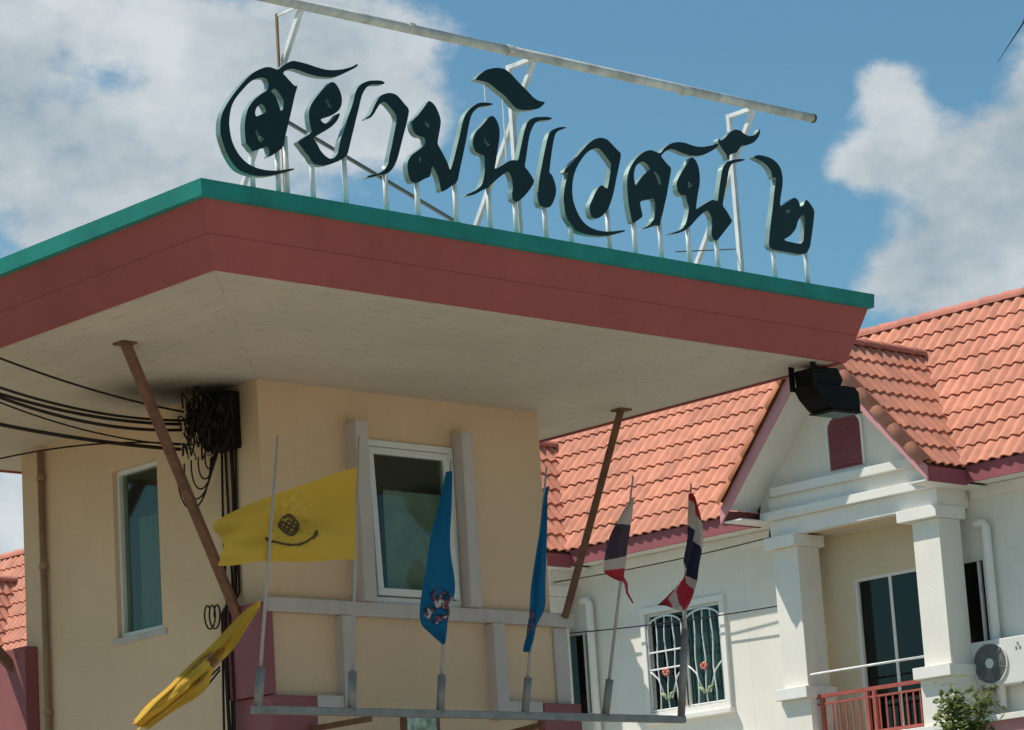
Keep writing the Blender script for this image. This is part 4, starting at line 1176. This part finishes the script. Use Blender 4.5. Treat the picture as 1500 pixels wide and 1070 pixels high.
def frame_mat(org, ax, ay):
    ax, ay = Vector(ax).normalized(), Vector(ay).normalized()
    az_ = ax.cross(ay).normalized()
    m_ = Matrix((ax, ay, az_)).transposed().to_4x4()
    m_.translation = Vector(org)
    return m_


ZOFF = Vector((0, 0, HO.z))


def hp(hx, hy, z):          # house units -> house local metres (ground at z = 0)
    return Vector((hx * K, hy * K, z * K + HO.z))


def hmb(mb_):
    mb_.v = [hp(*p) for p in mb_.v]
    return mb_


def z_main(hx):
    return 2.05 + 1.19 * (hx - 0.177)


def z_gab(hy):
    return 3.65 - 1.15 * abs(hy - 0.80)


def house(n, lab, tile_own, detail=True, door_open=True):
    loc = Vector((HO.x, HO.y, 0)) + HY * (UNIT * n * K)
    root = empty('row_house', loc, lab, 'house', 'row houses behind the gatehouse', rz=HROT, build_origin=(0, 0, 0))

    def P(name, mb_, m_, par=None, **kw):
        return mk(name, hmb(mb_), m_, par or root, **kw)
    G = -HO.z / K
    WX = 0.55
    HL, HR_ = 2.87, -3.0
    wl_ = MB()
    W1 = (-2.655, -1.405, -0.015, 1.22)
    W2 = (-0.515, 0.08, 0.105, 1.135)
    DR = (0.345, 1.30, -0.95, 1.145)
    WG = (-2.5, -1.2, G + .9, G + 2.1)
    DG = (0.2, 1.6, G, G + 2.1)
    wall_panel(wl_, (WX, 0, 0), (0, 1, 0), (1, 0, 0), HR_ + .001, HL - .001, G, 2.35, 0.13, [W1, W2, DR, WG, DG])
    wl_.box(WX + .13, 6.5, HR_ + .001, HR_ + .1, G, 2.3)
    wl_.box(WX + .13, 6.5, HL - .1, HL - .001, G, 2.3)
    wl_.box(6.38, 6.5, HR_ + .1, HL - .1, G, 2.3)
    wl_.box(WX + .13, 6.38, HR_ + .1, HL - .1, -1.05, -0.97)
    P('wall', wl_, M_HW)
    # balcony back wall is a warmer cream: thin render coat between the columns
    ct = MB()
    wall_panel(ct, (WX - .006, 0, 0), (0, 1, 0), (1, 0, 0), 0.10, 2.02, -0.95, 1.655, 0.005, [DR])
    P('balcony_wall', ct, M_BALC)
    # roof deck
    rd = MB()
    e0, e1 = 0.20, 1.97
    for (xa, xb) in ((e0, e1), (2 * e1 - e0 + 2.4, e1)):
        za, zb = z_main(e0) - .03, z_main(e1) - .03
        q = [(xa, HR_, za), (xb, HR_, zb), (xb, HL, zb), (xa, HL, za)]
        if xa > e1:
            q = [(xa, HR_, za - .9), (xb, HR_, zb), (xb, HL, zb), (xa, HL, za - .9)]
        rd.hexa(q, [(a, b, c - .03) for a, b, c in q])
    roof_ = P('roof', rd, M_UNDER)

    # tiles -----------------------------------------------------------------
    rest = MB()

    def put(me, mw, own, par, name):
        if own:
            o = bpy.data.objects.new(name, me)
            COL.objects.link(o)
            o.parent = par
            o.matrix_local = mw
        else:
            src = TILE
            rest.add([mw @ v for v in src.v], src.f)
    up = (math.cos(TH), 0, math.sin(TH))
    rnd = random.Random(20 + n)
    for i in range(ROWS):
        hx = 0.177 + DXR * i
        for j in range(20):
            hy = HL - TW * j
            cy, cx_ = hy - TW / 2, hx + DXR * .6
            if z_gab(cy) > z_main(cx_) + .30:
                continue
            jit = Vector((0, rnd.uniform(-.004, .004), rnd.uniform(-.003, .003)))
            mw = frame_mat(hp(hx - .02, hy, z_main(hx - .02)) + jit, (0, -1, 0), up)
            put(TILE_ME, mw, tile_own(hx, hy + UNIT * n), roof_, 'tile')
    upg = (0, math.cos(TG), math.sin(TG))
    upl = (0, -math.cos(TG), math.sin(TG))
    GR = 7
    DYR = 1.407 / GR
    for i in range(GR):
        for j in range(7):
            hxa = -0.46 + TW * j
            cx_ = hxa + TW / 2
            hy = -0.607 + DYR * i
            if z_main(cx_) > z_gab(hy + DYR * .6) + .28:
                continue
            mw = frame_mat(hp(hxa, hy - .02, z_gab(hy - .02)), (1, 0, 0), upg)
            put(TILE_ME, mw, tile_own(hxa, hy + UNIT * n), roof_, 'tile')
            hy2 = 2.207 - DYR * i
            mw = frame_mat(hp(hxa + TW, hy2 + .02, z_gab(hy2 + .02)), (-1, 0, 0), upl)
            put(TILE_ME, mw, tile_own(hxa, hy2 + UNIT * n), roof_, 'tile')
    if rest.v:
        o = mk('tile_field', rest, M_TILE, roof_, kind='stuff', smooth=True)
    # ridge caps
    for j in range(20):
        hy = HL - TW * j
        mw = frame_mat(hp(1.97, hy, z_main(1.97) - .02), (1, 0, 0), (0, -1, -.015))
        mw = frame_mat(hp(1.97, hy, z_main(1.97) + .005), (-1, 0, 0), (0, -1, -.02))
        o = bpy.data.objects.new('ridge_tile', RIDGE_ME)
        COL.objects.link(o)
        o.parent, o.matrix_local = roof_, mw
    for j in range(7):
        hxa = -0.48 + 0.2935 * j
        mw = frame_mat(hp(hxa, 0.80, 3.66), (0, -1, 0), (1, 0, -.02))
        o = bpy.data.objects.new('ridge_tile', RIDGE_ME)
        COL.objects.link(o)
        o.parent, o.matrix_local = roof_, mw
    # verge tiles along both rakes
    for s, upv in ((1, upl), (-1, upg)):
        for i in range(7):
            hy = 0.8 + s * (1.407 - DYR * i)
            b = hp(-0.475, hy, z_gab(hy) + (.015 if s > 0 else -.012))
            mw = frame_mat(b, (-s, 0, 0), upv)
            o = bpy.data.objects.new('verge_tile', VERGE_ME if s > 0 else VERGE2_ME)
            COL.objects.link(o)
            o.parent, o.matrix_local = roof_, mw
    # gable roof deck
    gd = MB()
    for s in (1, -1):
        q = [(-.47, 0.8 + s * 1.39, z_gab(0.8 + 1.39) - .02), (-.47, 0.8, 3.63), (1.43, 0.8, 3.63), (0.2, 0.8 + s * 1.39, z_gab(0.8 + 1.39) - .02)]
        gd.hexa(q, [(a, b, c - .03) for a, b, c in q])
    P('gable_deck', gd, M_UNDER, roof_)
    for s in (1, -1):
        q = [(-.468, 0.8 + s * 1.38, z_gab(0.8 + 1.38) - .075), (-.468, 0.8 + s * .02, 3.56), (0.048, 0.8 + s * .02, 3.56), (0.048, 0.8 + s * 1.38, z_gab(0.8 + 1.38) - .075)]
        P('rake_soffit', MB().hexa(q, [(a, b, c + .012) for a, b, c in q]), M_HW2, roof_)
    # bargeboards and fascias
    for s in (1, -1):
        bb = MB()
        za, zb = z_gab(0.8 + 1.44), 3.63
        y_e = 0.8 + s * 1.44
        q = [(-.50, y_e, za - .16), (-.50, y_e, za + .0), (-.50, 0.8, zb + .0), (-.50, 0.8, zb - .19)]
        bb.hexa(q, [(a + .03, b, c) for a, b, c in q])
        P('bargeboard', bb, M_PINK, roof_)
        P('fascia', MB().box(-.468, 0.16, y_e - .015, y_e + .015, za - .16, za - .005), M_MAR, roof_)
        so_ = MB()
        q = [(-.468, y_e - s * .02, za - .15), (WX, y_e - s * .02, za - .15), (WX, 0.8 + s * 1.16, za - .15), (-.468, 0.8 + s * 1.16, za - .15)]
        so_.hexa(q, [(a, b, c + .015) for a, b, c in q])
        P('eave_soffit', so_, M_HW2, roof_)
        P('fascia', MB().box(0.165, 0.195, min(y_e, HL if s > 0 else HR_) + .001 if s > 0 else HR_, HL if s > 0 else max(y_e, HR_) - .001, 1.86, 2.04), M_MAR, roof_)
        P('eave_soffit', MB().box(0.197, WX, (y_e + .02) if s > 0 else HR_, HL if s > 0 else (y_e - .02), 1.872, 1.886), M_HW2, roof_)
    # wall cornice under the eave
    P('cornice', MB().box(WX - .05, WX + .01, 2.03, HL, 1.70, 1.868), M_HW2, bevel=.006)
    P('cornice', MB().box(WX - .05, WX + .01, HR_, -.42, 1.75, 1.868), M_HW2, bevel=.006)
    # portico ---------------------------------------------------------------
    gw = MB()
    q = [(0.05, 2.06, 1.865), (0.05, -.46, 1.865), (0.05, -.55, 1.885), (0.05, -.50, z_gab(-.50) - .05), (0.05, 0.8, 3.58), (0.05, 2.10, z_gab(2.10) - .05), (0.05, 2.15, 1.885)]
    gw.hexa(q, [(a + .10, b, c) for a, b, c in q])
    P('gable_wall', gw, M_HW)
    ent = MB().box(0.0, .12, -.36, 1.96, 1.66, 1.848)
    P('architrave', ent, M_HW2, bevel=.005)
    P('architrave', MB().box(.122, WX - .01, -.36, -.24, 1.66, 1.86), M_HW2)
    P('architrave', MB().box(.122, WX - .01, 1.84, 1.96, 1.66, 1.86), M_HW2)
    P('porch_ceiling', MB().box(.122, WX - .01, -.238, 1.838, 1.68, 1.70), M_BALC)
    P('moulding', MB().box(-.075, .06, -.41, 2.03, 1.850, 1.945), M_HW2, bevel=.006)
    P('frieze', MB().box(0.0, .048, -.34, 1.95, 1.947, 2.106), M_HW2)
    P('moulding', MB().box(-.075, .06, -.20, 1.86, 2.108, 2.205), M_HW2, bevel=.006)
    # arched vent
    pts = [(0.60, 2.27), (1.055, 2.27), (1.055, 2.72)] + [(0.8275 + .2275 * math.cos(a), 2.72 + .15 * math.sin(a)) for a in [math.pi * k / 10 for k in range(1, 10)]][::1] + [(0.60, 2.72)]
    pts = [(0.60, 2.27), (1.055, 2.27), (1.055, 2.72)] + [(0.8275 + .2275 * math.cos(math.pi * k / 10), 2.72 + .15 * math.sin(math.pi * k / 10)) for k in range(1, 10)] + [(0.60, 2.72)]
    vt = MB().hexa([(0.035, a, b) for a, b in pts], [(0.049, a, b) for a, b in pts])
    vent = P('vent', vt, M_MAR)
    big = [(0.8275 + (a - .8275) * 1.12, 2.27 + (b - 2.27) * 1.06 - (0.0)) for a, b in pts]
    ring_ = MB()
    for k in range(len(pts)):
        a, b = pts[k], pts[(k + 1) % len(pts)]
        c, d = big[(k + 1) % len(pts)], big[k]
        if k == 0:
            continue
        ring_.hexa([(0.02, *a), (0.02, *b), (0.02, *c), (0.02, *d)], [(0.0495, *a), (0.0495, *b), (0.0495, *c), (0.0495, *d)])
    P('vent_frame', ring_, M_HW2, vent)
    for k in range(11):
        zz = 2.295 + k * .05
        hw = .215 if zz < 2.72 else .215 * math.sqrt(max(0, 1 - ((zz - 2.72) / .15) ** 2))
        if hw < .03:
            continue
        q = [(0.012, .8275 - hw, zz), (0.034, .8275 - hw, zz + .034), (0.034, .8275 + hw, zz + .034), (0.012, .8275 + hw, zz)]
        P('louvre', MB().hexa(q, [(a + .004, b, c + .004) for a, b, c in q]), M_MAR, vent)
    # columns
    for ya, yb in ((-.35, 0.0), (1.60, 1.95)):
        col = P('column', MB().box(0, .37, ya, yb, -.01, 1.53), M_HW, bevel=.006)
        P('capital', MB().box(-.09, .42, ya - .045, yb + .13 if ya < 0 else yb + .045, 1.532, 1.658), M_HW2, col, bevel=.006)
        P('base', MB().box(-.10, .42, ya - .05, yb + .09 if ya < 0 else yb + .05, -.135, -.012), M_HW2, col, bevel=.006)
        P('pedestal', MB().box(-.02, .40, ya - .03, yb + .06 if ya < 0 else yb + .03, -.62, -.137), M_HW, col)
        P('pedestal', MB().box(0, .38, ya, yb, G, -.89), M_HW, col)
    P('balcony_slab', MB().box(-.08, WX - .005, -.45, 2.06, -.88, -.625), M_HW2, bevel=.008)
    # railing
    if detail:
        rl = P('balcony_railing', MB().bar((.10, 0.06, -.13), (.10, 1.60, -.13), .045, .04), M_RAILR)
        P('rail', MB().bar((.10, 0.06, -.215), (.10, 1.60, -.215), .025, .022), M_RAILR, rl)
        P('rail', MB().bar((.10, 0.06, -.585), (.10, 1.60, -.585), .035, .03), M_RAILR, rl)
        for y in (0.085, 0.78, 0.88, 1.50):
            P('rail_post', MB().bar((.10, y, -.622), (.10, y, -.15), .04), M_RAILR, rl)
        y = 0.17
        while y < 1.45:
            if not (.74 < y < .92):
                P('baluster', MB().bar((.10, y, -.57), (.10, y, -.226), .014), M_RAILR, rl)
            y += .092
        P('handrail', MB().tube([(.03, -.0, .112), (.03, 1.60, .112)], .013, 8), M_STEELW, smooth=True)
    # balcony sliding door
    org = (WX, 0, 0)
    f_ = MB()
    frame_box(f_, org, (0, 1, 0), (1, 0, 0), DR[0] + .001, DR[1] - .001, DR[2], DR[3] - .001, .035, .02, .10)
    dr = P('sliding_door', f_, M_ALU)
    m_ = MB()
    plate(m_, org, (0, 1, 0), (1, 0, 0), .80, .835, DR[2] + .035, DR[3] - .036, .03, .075)
    P('stile', m_, M_ALU, dr)
    for a, b, dd in ((DR[0] + .036, .799, .045), (.836, DR[1] - .036, .06)):
        m_ = MB()
        plate(m_, org, (0, 1, 0), (1, 0, 0), a, b, DR[2] + .036, DR[3] - .037, dd, dd + .006)
        P('pane', m_, M_GLASSK, dr)
    # narrow window beside the portico
    f_ = MB()
    frame_box(f_, org, (0, 1, 0), (1, 0, 0), W2[0] + .001, W2[1] - .001, W2[2] + .001, W2[3] - .001, .04, -.015, .09)
    w2 = P('window', f_, M_ALU)
    m_ = MB()
    plate(m_, org, (0, 1, 0), (1, 0, 0), W2[0] + .042, W2[1] - .042, W2[2] + .042, W2[3] - .042, .05, .056)
    P('pane', m_, M_GLASSK, w2)
    m_ = MB()
    plate(m_, org, (0, 1, 0), (1, 0, 0), -.405, -.37, W2[2] + .042, W2[3] - .042, .02, .048)
    P('stile', m_, M_ALU, w2)
    # grille window
    f_ = MB()
    frame_box(f_, org, (0, 1, 0), (1, 0, 0), W1[0] - .03, W1[1] + .03, W1[2] - .03, W1[3] + .03, .07, -.045, .0)
    w1 = P('window', f_, M_HW2, bevel=.005)
    f_ = MB()
    frame_box(f_, org, (0, 1, 0), (1, 0, 0), W1[0] + .04, W1[1] - .04, W1[2] + .04, W1[3] - .04, .035, .0, .06)
    P('frame', f_, M_ALU, w1)
    for k, (a, b, g_) in enumerate(((W1[0] + .076, -2.05, M_GLASSH), (-2.01, W1[1] - .076, M_GLASSK))):
        m_ = MB()
        plate(m_, org, (0, 1, 0), (1, 0, 0), a, b, W1[2] + .076, W1[3] - .076, .03 + .012 * k, .036 + .012 * k)
        P('pane', m_, g_, w1)
    m_ = MB()
    plate(m_, org, (0, 1, 0), (1, 0, 0), -2.049, -2.011, W1[2] + .076, W1[3] - .076, .005, .05)
    P('stile', m_, M_ALU, w1)
    if detail:
        gx = WX - .02
        for k, (a, b) in enumerate(((W1[0] + .06, -2.06), (-2.0, W1[1] - .06))):
            c = (a + b) / 2
            hw = (b - a) / 2
            zt, zb = W1[3] - .22, W1[2] + .06
            arch = [(gx, c + hw * math.cos(math.pi * q / 12), zt + .13 * math.sin(math.pi * q / 12)) for q in range(13)]
            P('grille_arch', MB().tube([(gx, b, zb)] + arch + [(gx, a, zb)], .0115, 6), M_GRILLE, w1, smooth=True)
            for q in (-.5, 0, .5):
                y = c + q * hw
                zz = zt + .13 * math.sqrt(1 - q * q)
                wob = [(gx, y + .012 * math.sin(s * 1.3 + q * 5), zb + (zz - zb) * s / 8) for s in range(9)]
                P('grille_bar', MB().tube(wob, .0095, 6), M_GRILLE, w1, smooth=True)
            P('grille_bar', MB().tube([(gx, a, zb), (gx, b, zb)], .010, 6), M_GRILLE, w1)
            for s in (-1, 1):
                P('grille_scroll', MB().tube([(gx, c + s * .05, zb + .12), (gx, c + s * hw * .55, zb + .36), (gx, c + s * hw * .8, zb + .42), (gx, c + s * hw, zb + .46)], .010, 6), M_GRILLE, w1, smooth=True)
            if k == 1:
                for zz in (.52, .72):
                    P('grille_bar', MB().tube([(gx, a, zz), (gx, b, zz)], .011, 6), M_GRILLE, w1)
            rose = MB()
            for s in range(6):
                an = s * math.pi / 3
                rose.tube([(gx - .02, c + .010 * math.cos(an), .47 + .010 * math.sin(an)), (gx - .03, c + .042 * math.cos(an), .47 + .042 * math.sin(an))], [.010, .026], 6)
            P('grille_rose', rose, M_ROSE, w1, smooth=True)
            for s in (-1, 1):
                lf = MB()
                lf.tube([(gx - .012, c, zb + .10), (gx - .02, c + s * .06, zb + .17), (gx - .015, c + s * .12, zb + .20)], [.006, .024, .004], 6)
                P('grille_leaf', lf, M_LEAFG, w1, smooth=True)
    m_ = MB().box(WX - .09, WX + .01, W1[0] - .06, W1[1] + .06, W1[2] - .085, W1[2] - .032)
    P('sill', m_, M_HW2, w1, bevel=.005)
    # downpipe
    dp = MB().tube([(WX - .075, -.46, 1.47), (WX - .075, -.57, 1.47), (WX - .075, -.60, 1.43), (WX - .075, -.60, -.5)], .048, 10)
    P('downpipe', dp, M_HW2, smooth=True)
    # floor ledge on the right of the portico
    P('ledge', MB().box(.28, WX - .002, HR_ + .01, -.46, -.63, -.565), M_HW2, bevel=.006)
    P('ledge', MB().box(.33, WX - .002, HR_ + .01, -.46, -.80, -.632), M_PINK)
    # interior floor-dark rooms
    cu_ = MB()
    for (a, b, c, d) in (W1, W2):
        for k in range(10):
            y0_, y1_ = a + (b - a) * k / 10, a + (b - a) * (k + 1) / 10
            cu_.add([(WX + .22 + .02 * (k % 2), y0_, c - .05), (WX + .22 + .02 * ((k + 1) % 2), y1_, c - .05), (WX + .22 + .02 * ((k + 1) % 2), y1_, d + .05), (WX + .22 + .02 * (k % 2), y0_, d + .05)], [(0, 1, 2, 3)])
    P('curtain', cu_, mat('dark_curtain', (.16, .22, .2), .9), w1)
    return root


house(0, 'white row house with rose gable, balcony and red railing, right of the gatehouse', lambda hx, hy: True)
house(1, 'white row house with grilled window partly hidden by the gatehouse corner', lambda hx, hy: hy < 7.1)
house(2, 'row house in the same terrace, wholly behind the gatehouse', lambda hx, hy: False, detail=False)
house(3, 'far row house whose roof shows left of the gatehouse', lambda hx, hy: 15.7 < hy < 20.3, detail=False)


def hw_(hx, hy, z):           # house units -> world
    return HO + HX * (hx * K) + HY * (hy * K) + Vector((0, 0, z * K))


# air conditioner on the wall of the first house
ac = empty('air_conditioner', hw_(.50, -.70, -.28), 'white air conditioner outdoor unit with round fan grille on the house wall', 'air conditioner', rz=HROT, build_origin=(0, 0, 0))
acb = Vector((.50, -.70, -.28))


def A_(name, mb_, m_, par=None, **kw):
    mb_.v = [(p - acb) * K for p in mb_.v]
    return mk(name, mb_, m_, par or ac, **kw)


case = A_('case', MB().box(.35, .54, -1.065, -.345, -.265, .215), M_AC, bevel=.012)
fc = Vector((.345, -.585, -.028))
RF = .218


def disc(r0, r1, x0, x1, n_=28):
    mb_ = MB()
    for k in range(n_):
        a0, a1 = 2 * math.pi * k / n_, 2 * math.pi * (k + 1) / n_
        q = [(r0, a0), (r1, a0), (r1, a1), (r0, a1)]
        mb_.hexa([(x0, fc.y + r * math.cos(a), fc.z + r * math.sin(a)) for r, a in q], [(x1, fc.y + r * math.cos(a), fc.z + r * math.sin(a)) for r, a in q])
    return mb_


gr_ = A_('fan_guard', disc(RF - .006, RF + .008, .335, .349), M_AC)
A_('fan_recess', disc(.004, RF - .013, .3475, .3492), M_ACF, gr_)
for r_ in (.065, .087, .109, .131, .153, .175, .196):
    A_('guard_ring', disc(r_ - .0045, r_ + .0045, .337, .342), M_ACG, gr_)
for k in range(6):
    a = k * math.pi / 3 + .3
    A_('guard_spoke', MB().bar((.336, fc.y + .03 * math.cos(a), fc.z + .03 * math.sin(a)), (.336, fc.y + RF * math.cos(a), fc.z + RF * math.sin(a)), .009), M_ACG, gr_)
A_('hub', disc(.001, .052, .330, .344), M_AC, gr_)
for k in range(3):
    a = k * 2 * math.pi / 3 + .9
    q = [(.344, fc.y + r * math.cos(a + da), fc.z + r * math.sin(a + da)) for r, da in ((.05, -.2), (.17, -.45), (.18, .15), (.06, .3))]
    A_('fan_blade', MB().hexa(q, [(x + .003, y, z) for x, y, z in q]), M_ACG, gr_)
# three-lozenge mark and a text line on the front
for dy, dz in ((0, .035), (.024, -.008), (-.024, -.008)):
    c = Vector((.3488, -.955 + dy, .10 + dz))
    rot = {(0, .035): 0, (.024, -.008): 1, (-.024, -.008): -1}[(dy, dz)]
    q = [(.3488, c.y + .016 * math.cos(an), c.z + .024 * math.sin(an)) for an in [math.pi / 2 * k + rot * .5 for k in range(4)]]
    A_('maker_mark', MB().hexa(q, [(x - .002, y, z) for x, y, z in q]), M_ACG, case)
for y in (-.97, -.45):
    A_('wall_bracket', MB().box(.36, .548, y - .015, y + .015, -.295, -.267), M_GREYPOLE, case)
A_('pipe', MB().tube([(.48, -1.00, -.25), (.50, -.99, -.42), (.53, -.95, -.56)], .022, 8), M_ACG, case, smooth=True)

# cables strung across the house fronts
for pts, lab in ((((.42, 6.2, 1.16), (.42, 1.97, .98)), 'thin black wire strung across the grilled window of the house'),
                 (((.14, 6.0, 1.72), (.20, 2.12, 1.72)), 'thin wire running under the maroon eave of the house')):
    a, b = hw_(*pts[0]), hw_(*pts[1])
    mk('wire', MB().tube(curve_pts(a, b, .05, 14), .0085, 5), M_CABLE, None, lab, 'wire', 'wires on the house fronts')
ins = empty('wire_insulator', hw_(.30, 2.10, 1.66), 'black wire clamp at the top left of the portico column', 'insulator', rz=HROT, build_origin=hw_(.30, 2.10, 1.66))
mk('arm', MB().tube([hw_(.54, 2.08, 1.72), hw_(.2, 2.12, 1.72)], .014, 6), M_BLACK, ins)
mk('clamp', MB().tube([hw_(.2, 2.12, 1.80), hw_(.2, 2.12, 1.74), hw_(.2, 2.11, 1.65)], [.02, .034, .025], 8), M_BLACK, ins, smooth=True)
lampo = empty('wall_lamp', hw_(.30, 5.63, 1.55), 'dark wall lamp under the eave beside the gatehouse brace', 'lamp', build_origin=hw_(.30, 5.63, 1.55))
mk('arm', MB().tube([hw_(.545, 5.60, 1.60), hw_(.25, 5.63, 1.62)], .016, 6), M_BLACK, lampo)
mk('shade', MB().tube([hw_(.25, 5.63, 1.70), hw_(.25, 5.63, 1.62), hw_(.25, 5.63, 1.54)], [.02, .05, .06], 10), M_BLACK, lampo, smooth=True)

# ------------------------------------------------------------------ shrub below the air conditioner
M_LEAF = mat('leaf_green', (0.15, 0.19, 0.055), 0.6, var=0.45, scale=9, trans=0.35)
M_BARK = mat('bark', (0.16, 0.12, 0.08), 0.9, var=0.3, scale=12)
tb_ = hw_(-.6, -.95, 0)
tree = empty('leafy_tree', (tb_.x, tb_.y, 0), 'small leafy green tree top below the air conditioner', 'tree', build_origin=(tb_.x, tb_.y, 0))
random.seed(11)
top = Vector((tb_.x, tb_.y, HO.z - .60 * K))
tr = MB().tube([(tb_.x - .1, tb_.y + .05, 0), (tb_.x, tb_.y, 2.4), top - Vector((0, 0, .5))], [.06, .04, .018], 8)
limbs, tips = [], []
for k in range(24):
    a = random.uniform(0, 6.28)
    st = Vector((tb_.x, tb_.y, top.z - random.uniform(.4, 1.1)))
    en = top + Vector((.32 * math.cos(a) * random.uniform(.2, 1), .32 * math.sin(a) * random.uniform(.2, 1), random.uniform(-.55, .20)))
    md = st.lerp(en, .5) + Vector((0, 0, -.05))
    tr.tube([st, md, en], [.014, .010, .005], 5)
    tips += [(en, 1.0), (md, .7)]
mk('trunk', tr, M_BARK, tree, smooth=True)
lv = MB()
for en, s in tips:
    for k in range(42):
        c = en + Vector((random.gauss(0, .085), random.gauss(0, .085), random.gauss(0, .075)))
        d = Vector((random.gauss(0, 1), random.gauss(0, 1), random.gauss(-.25, .5))).normalized()
        sd = d.cross(Vector((random.gauss(0, .4), random.gauss(0, .4), 1))).normalized()
        ln, wd = random.uniform(.07, .13), random.uniform(.024, .042)
        nn = d.cross(sd) * .008
        lv.add([c, c + d * ln * .5 + sd * wd + nn, c + d * ln, c + d * ln * .5 - sd * wd + nn], [(0, 1, 2, 3)])
mk('crown', lv, M_LEAF, tree, kind='stuff')

# loose wire end hanging into view high up on the right
mk('wire', MB().tube([(10.900, 8.171, 5.789), (10.772, 7.904, 5.886), (10.604, 7.677, 6.023)], [.001, .004, .005], 5), M_CABLE, None, 'thin loose wire end dangling in the sky at the upper right', 'wire')
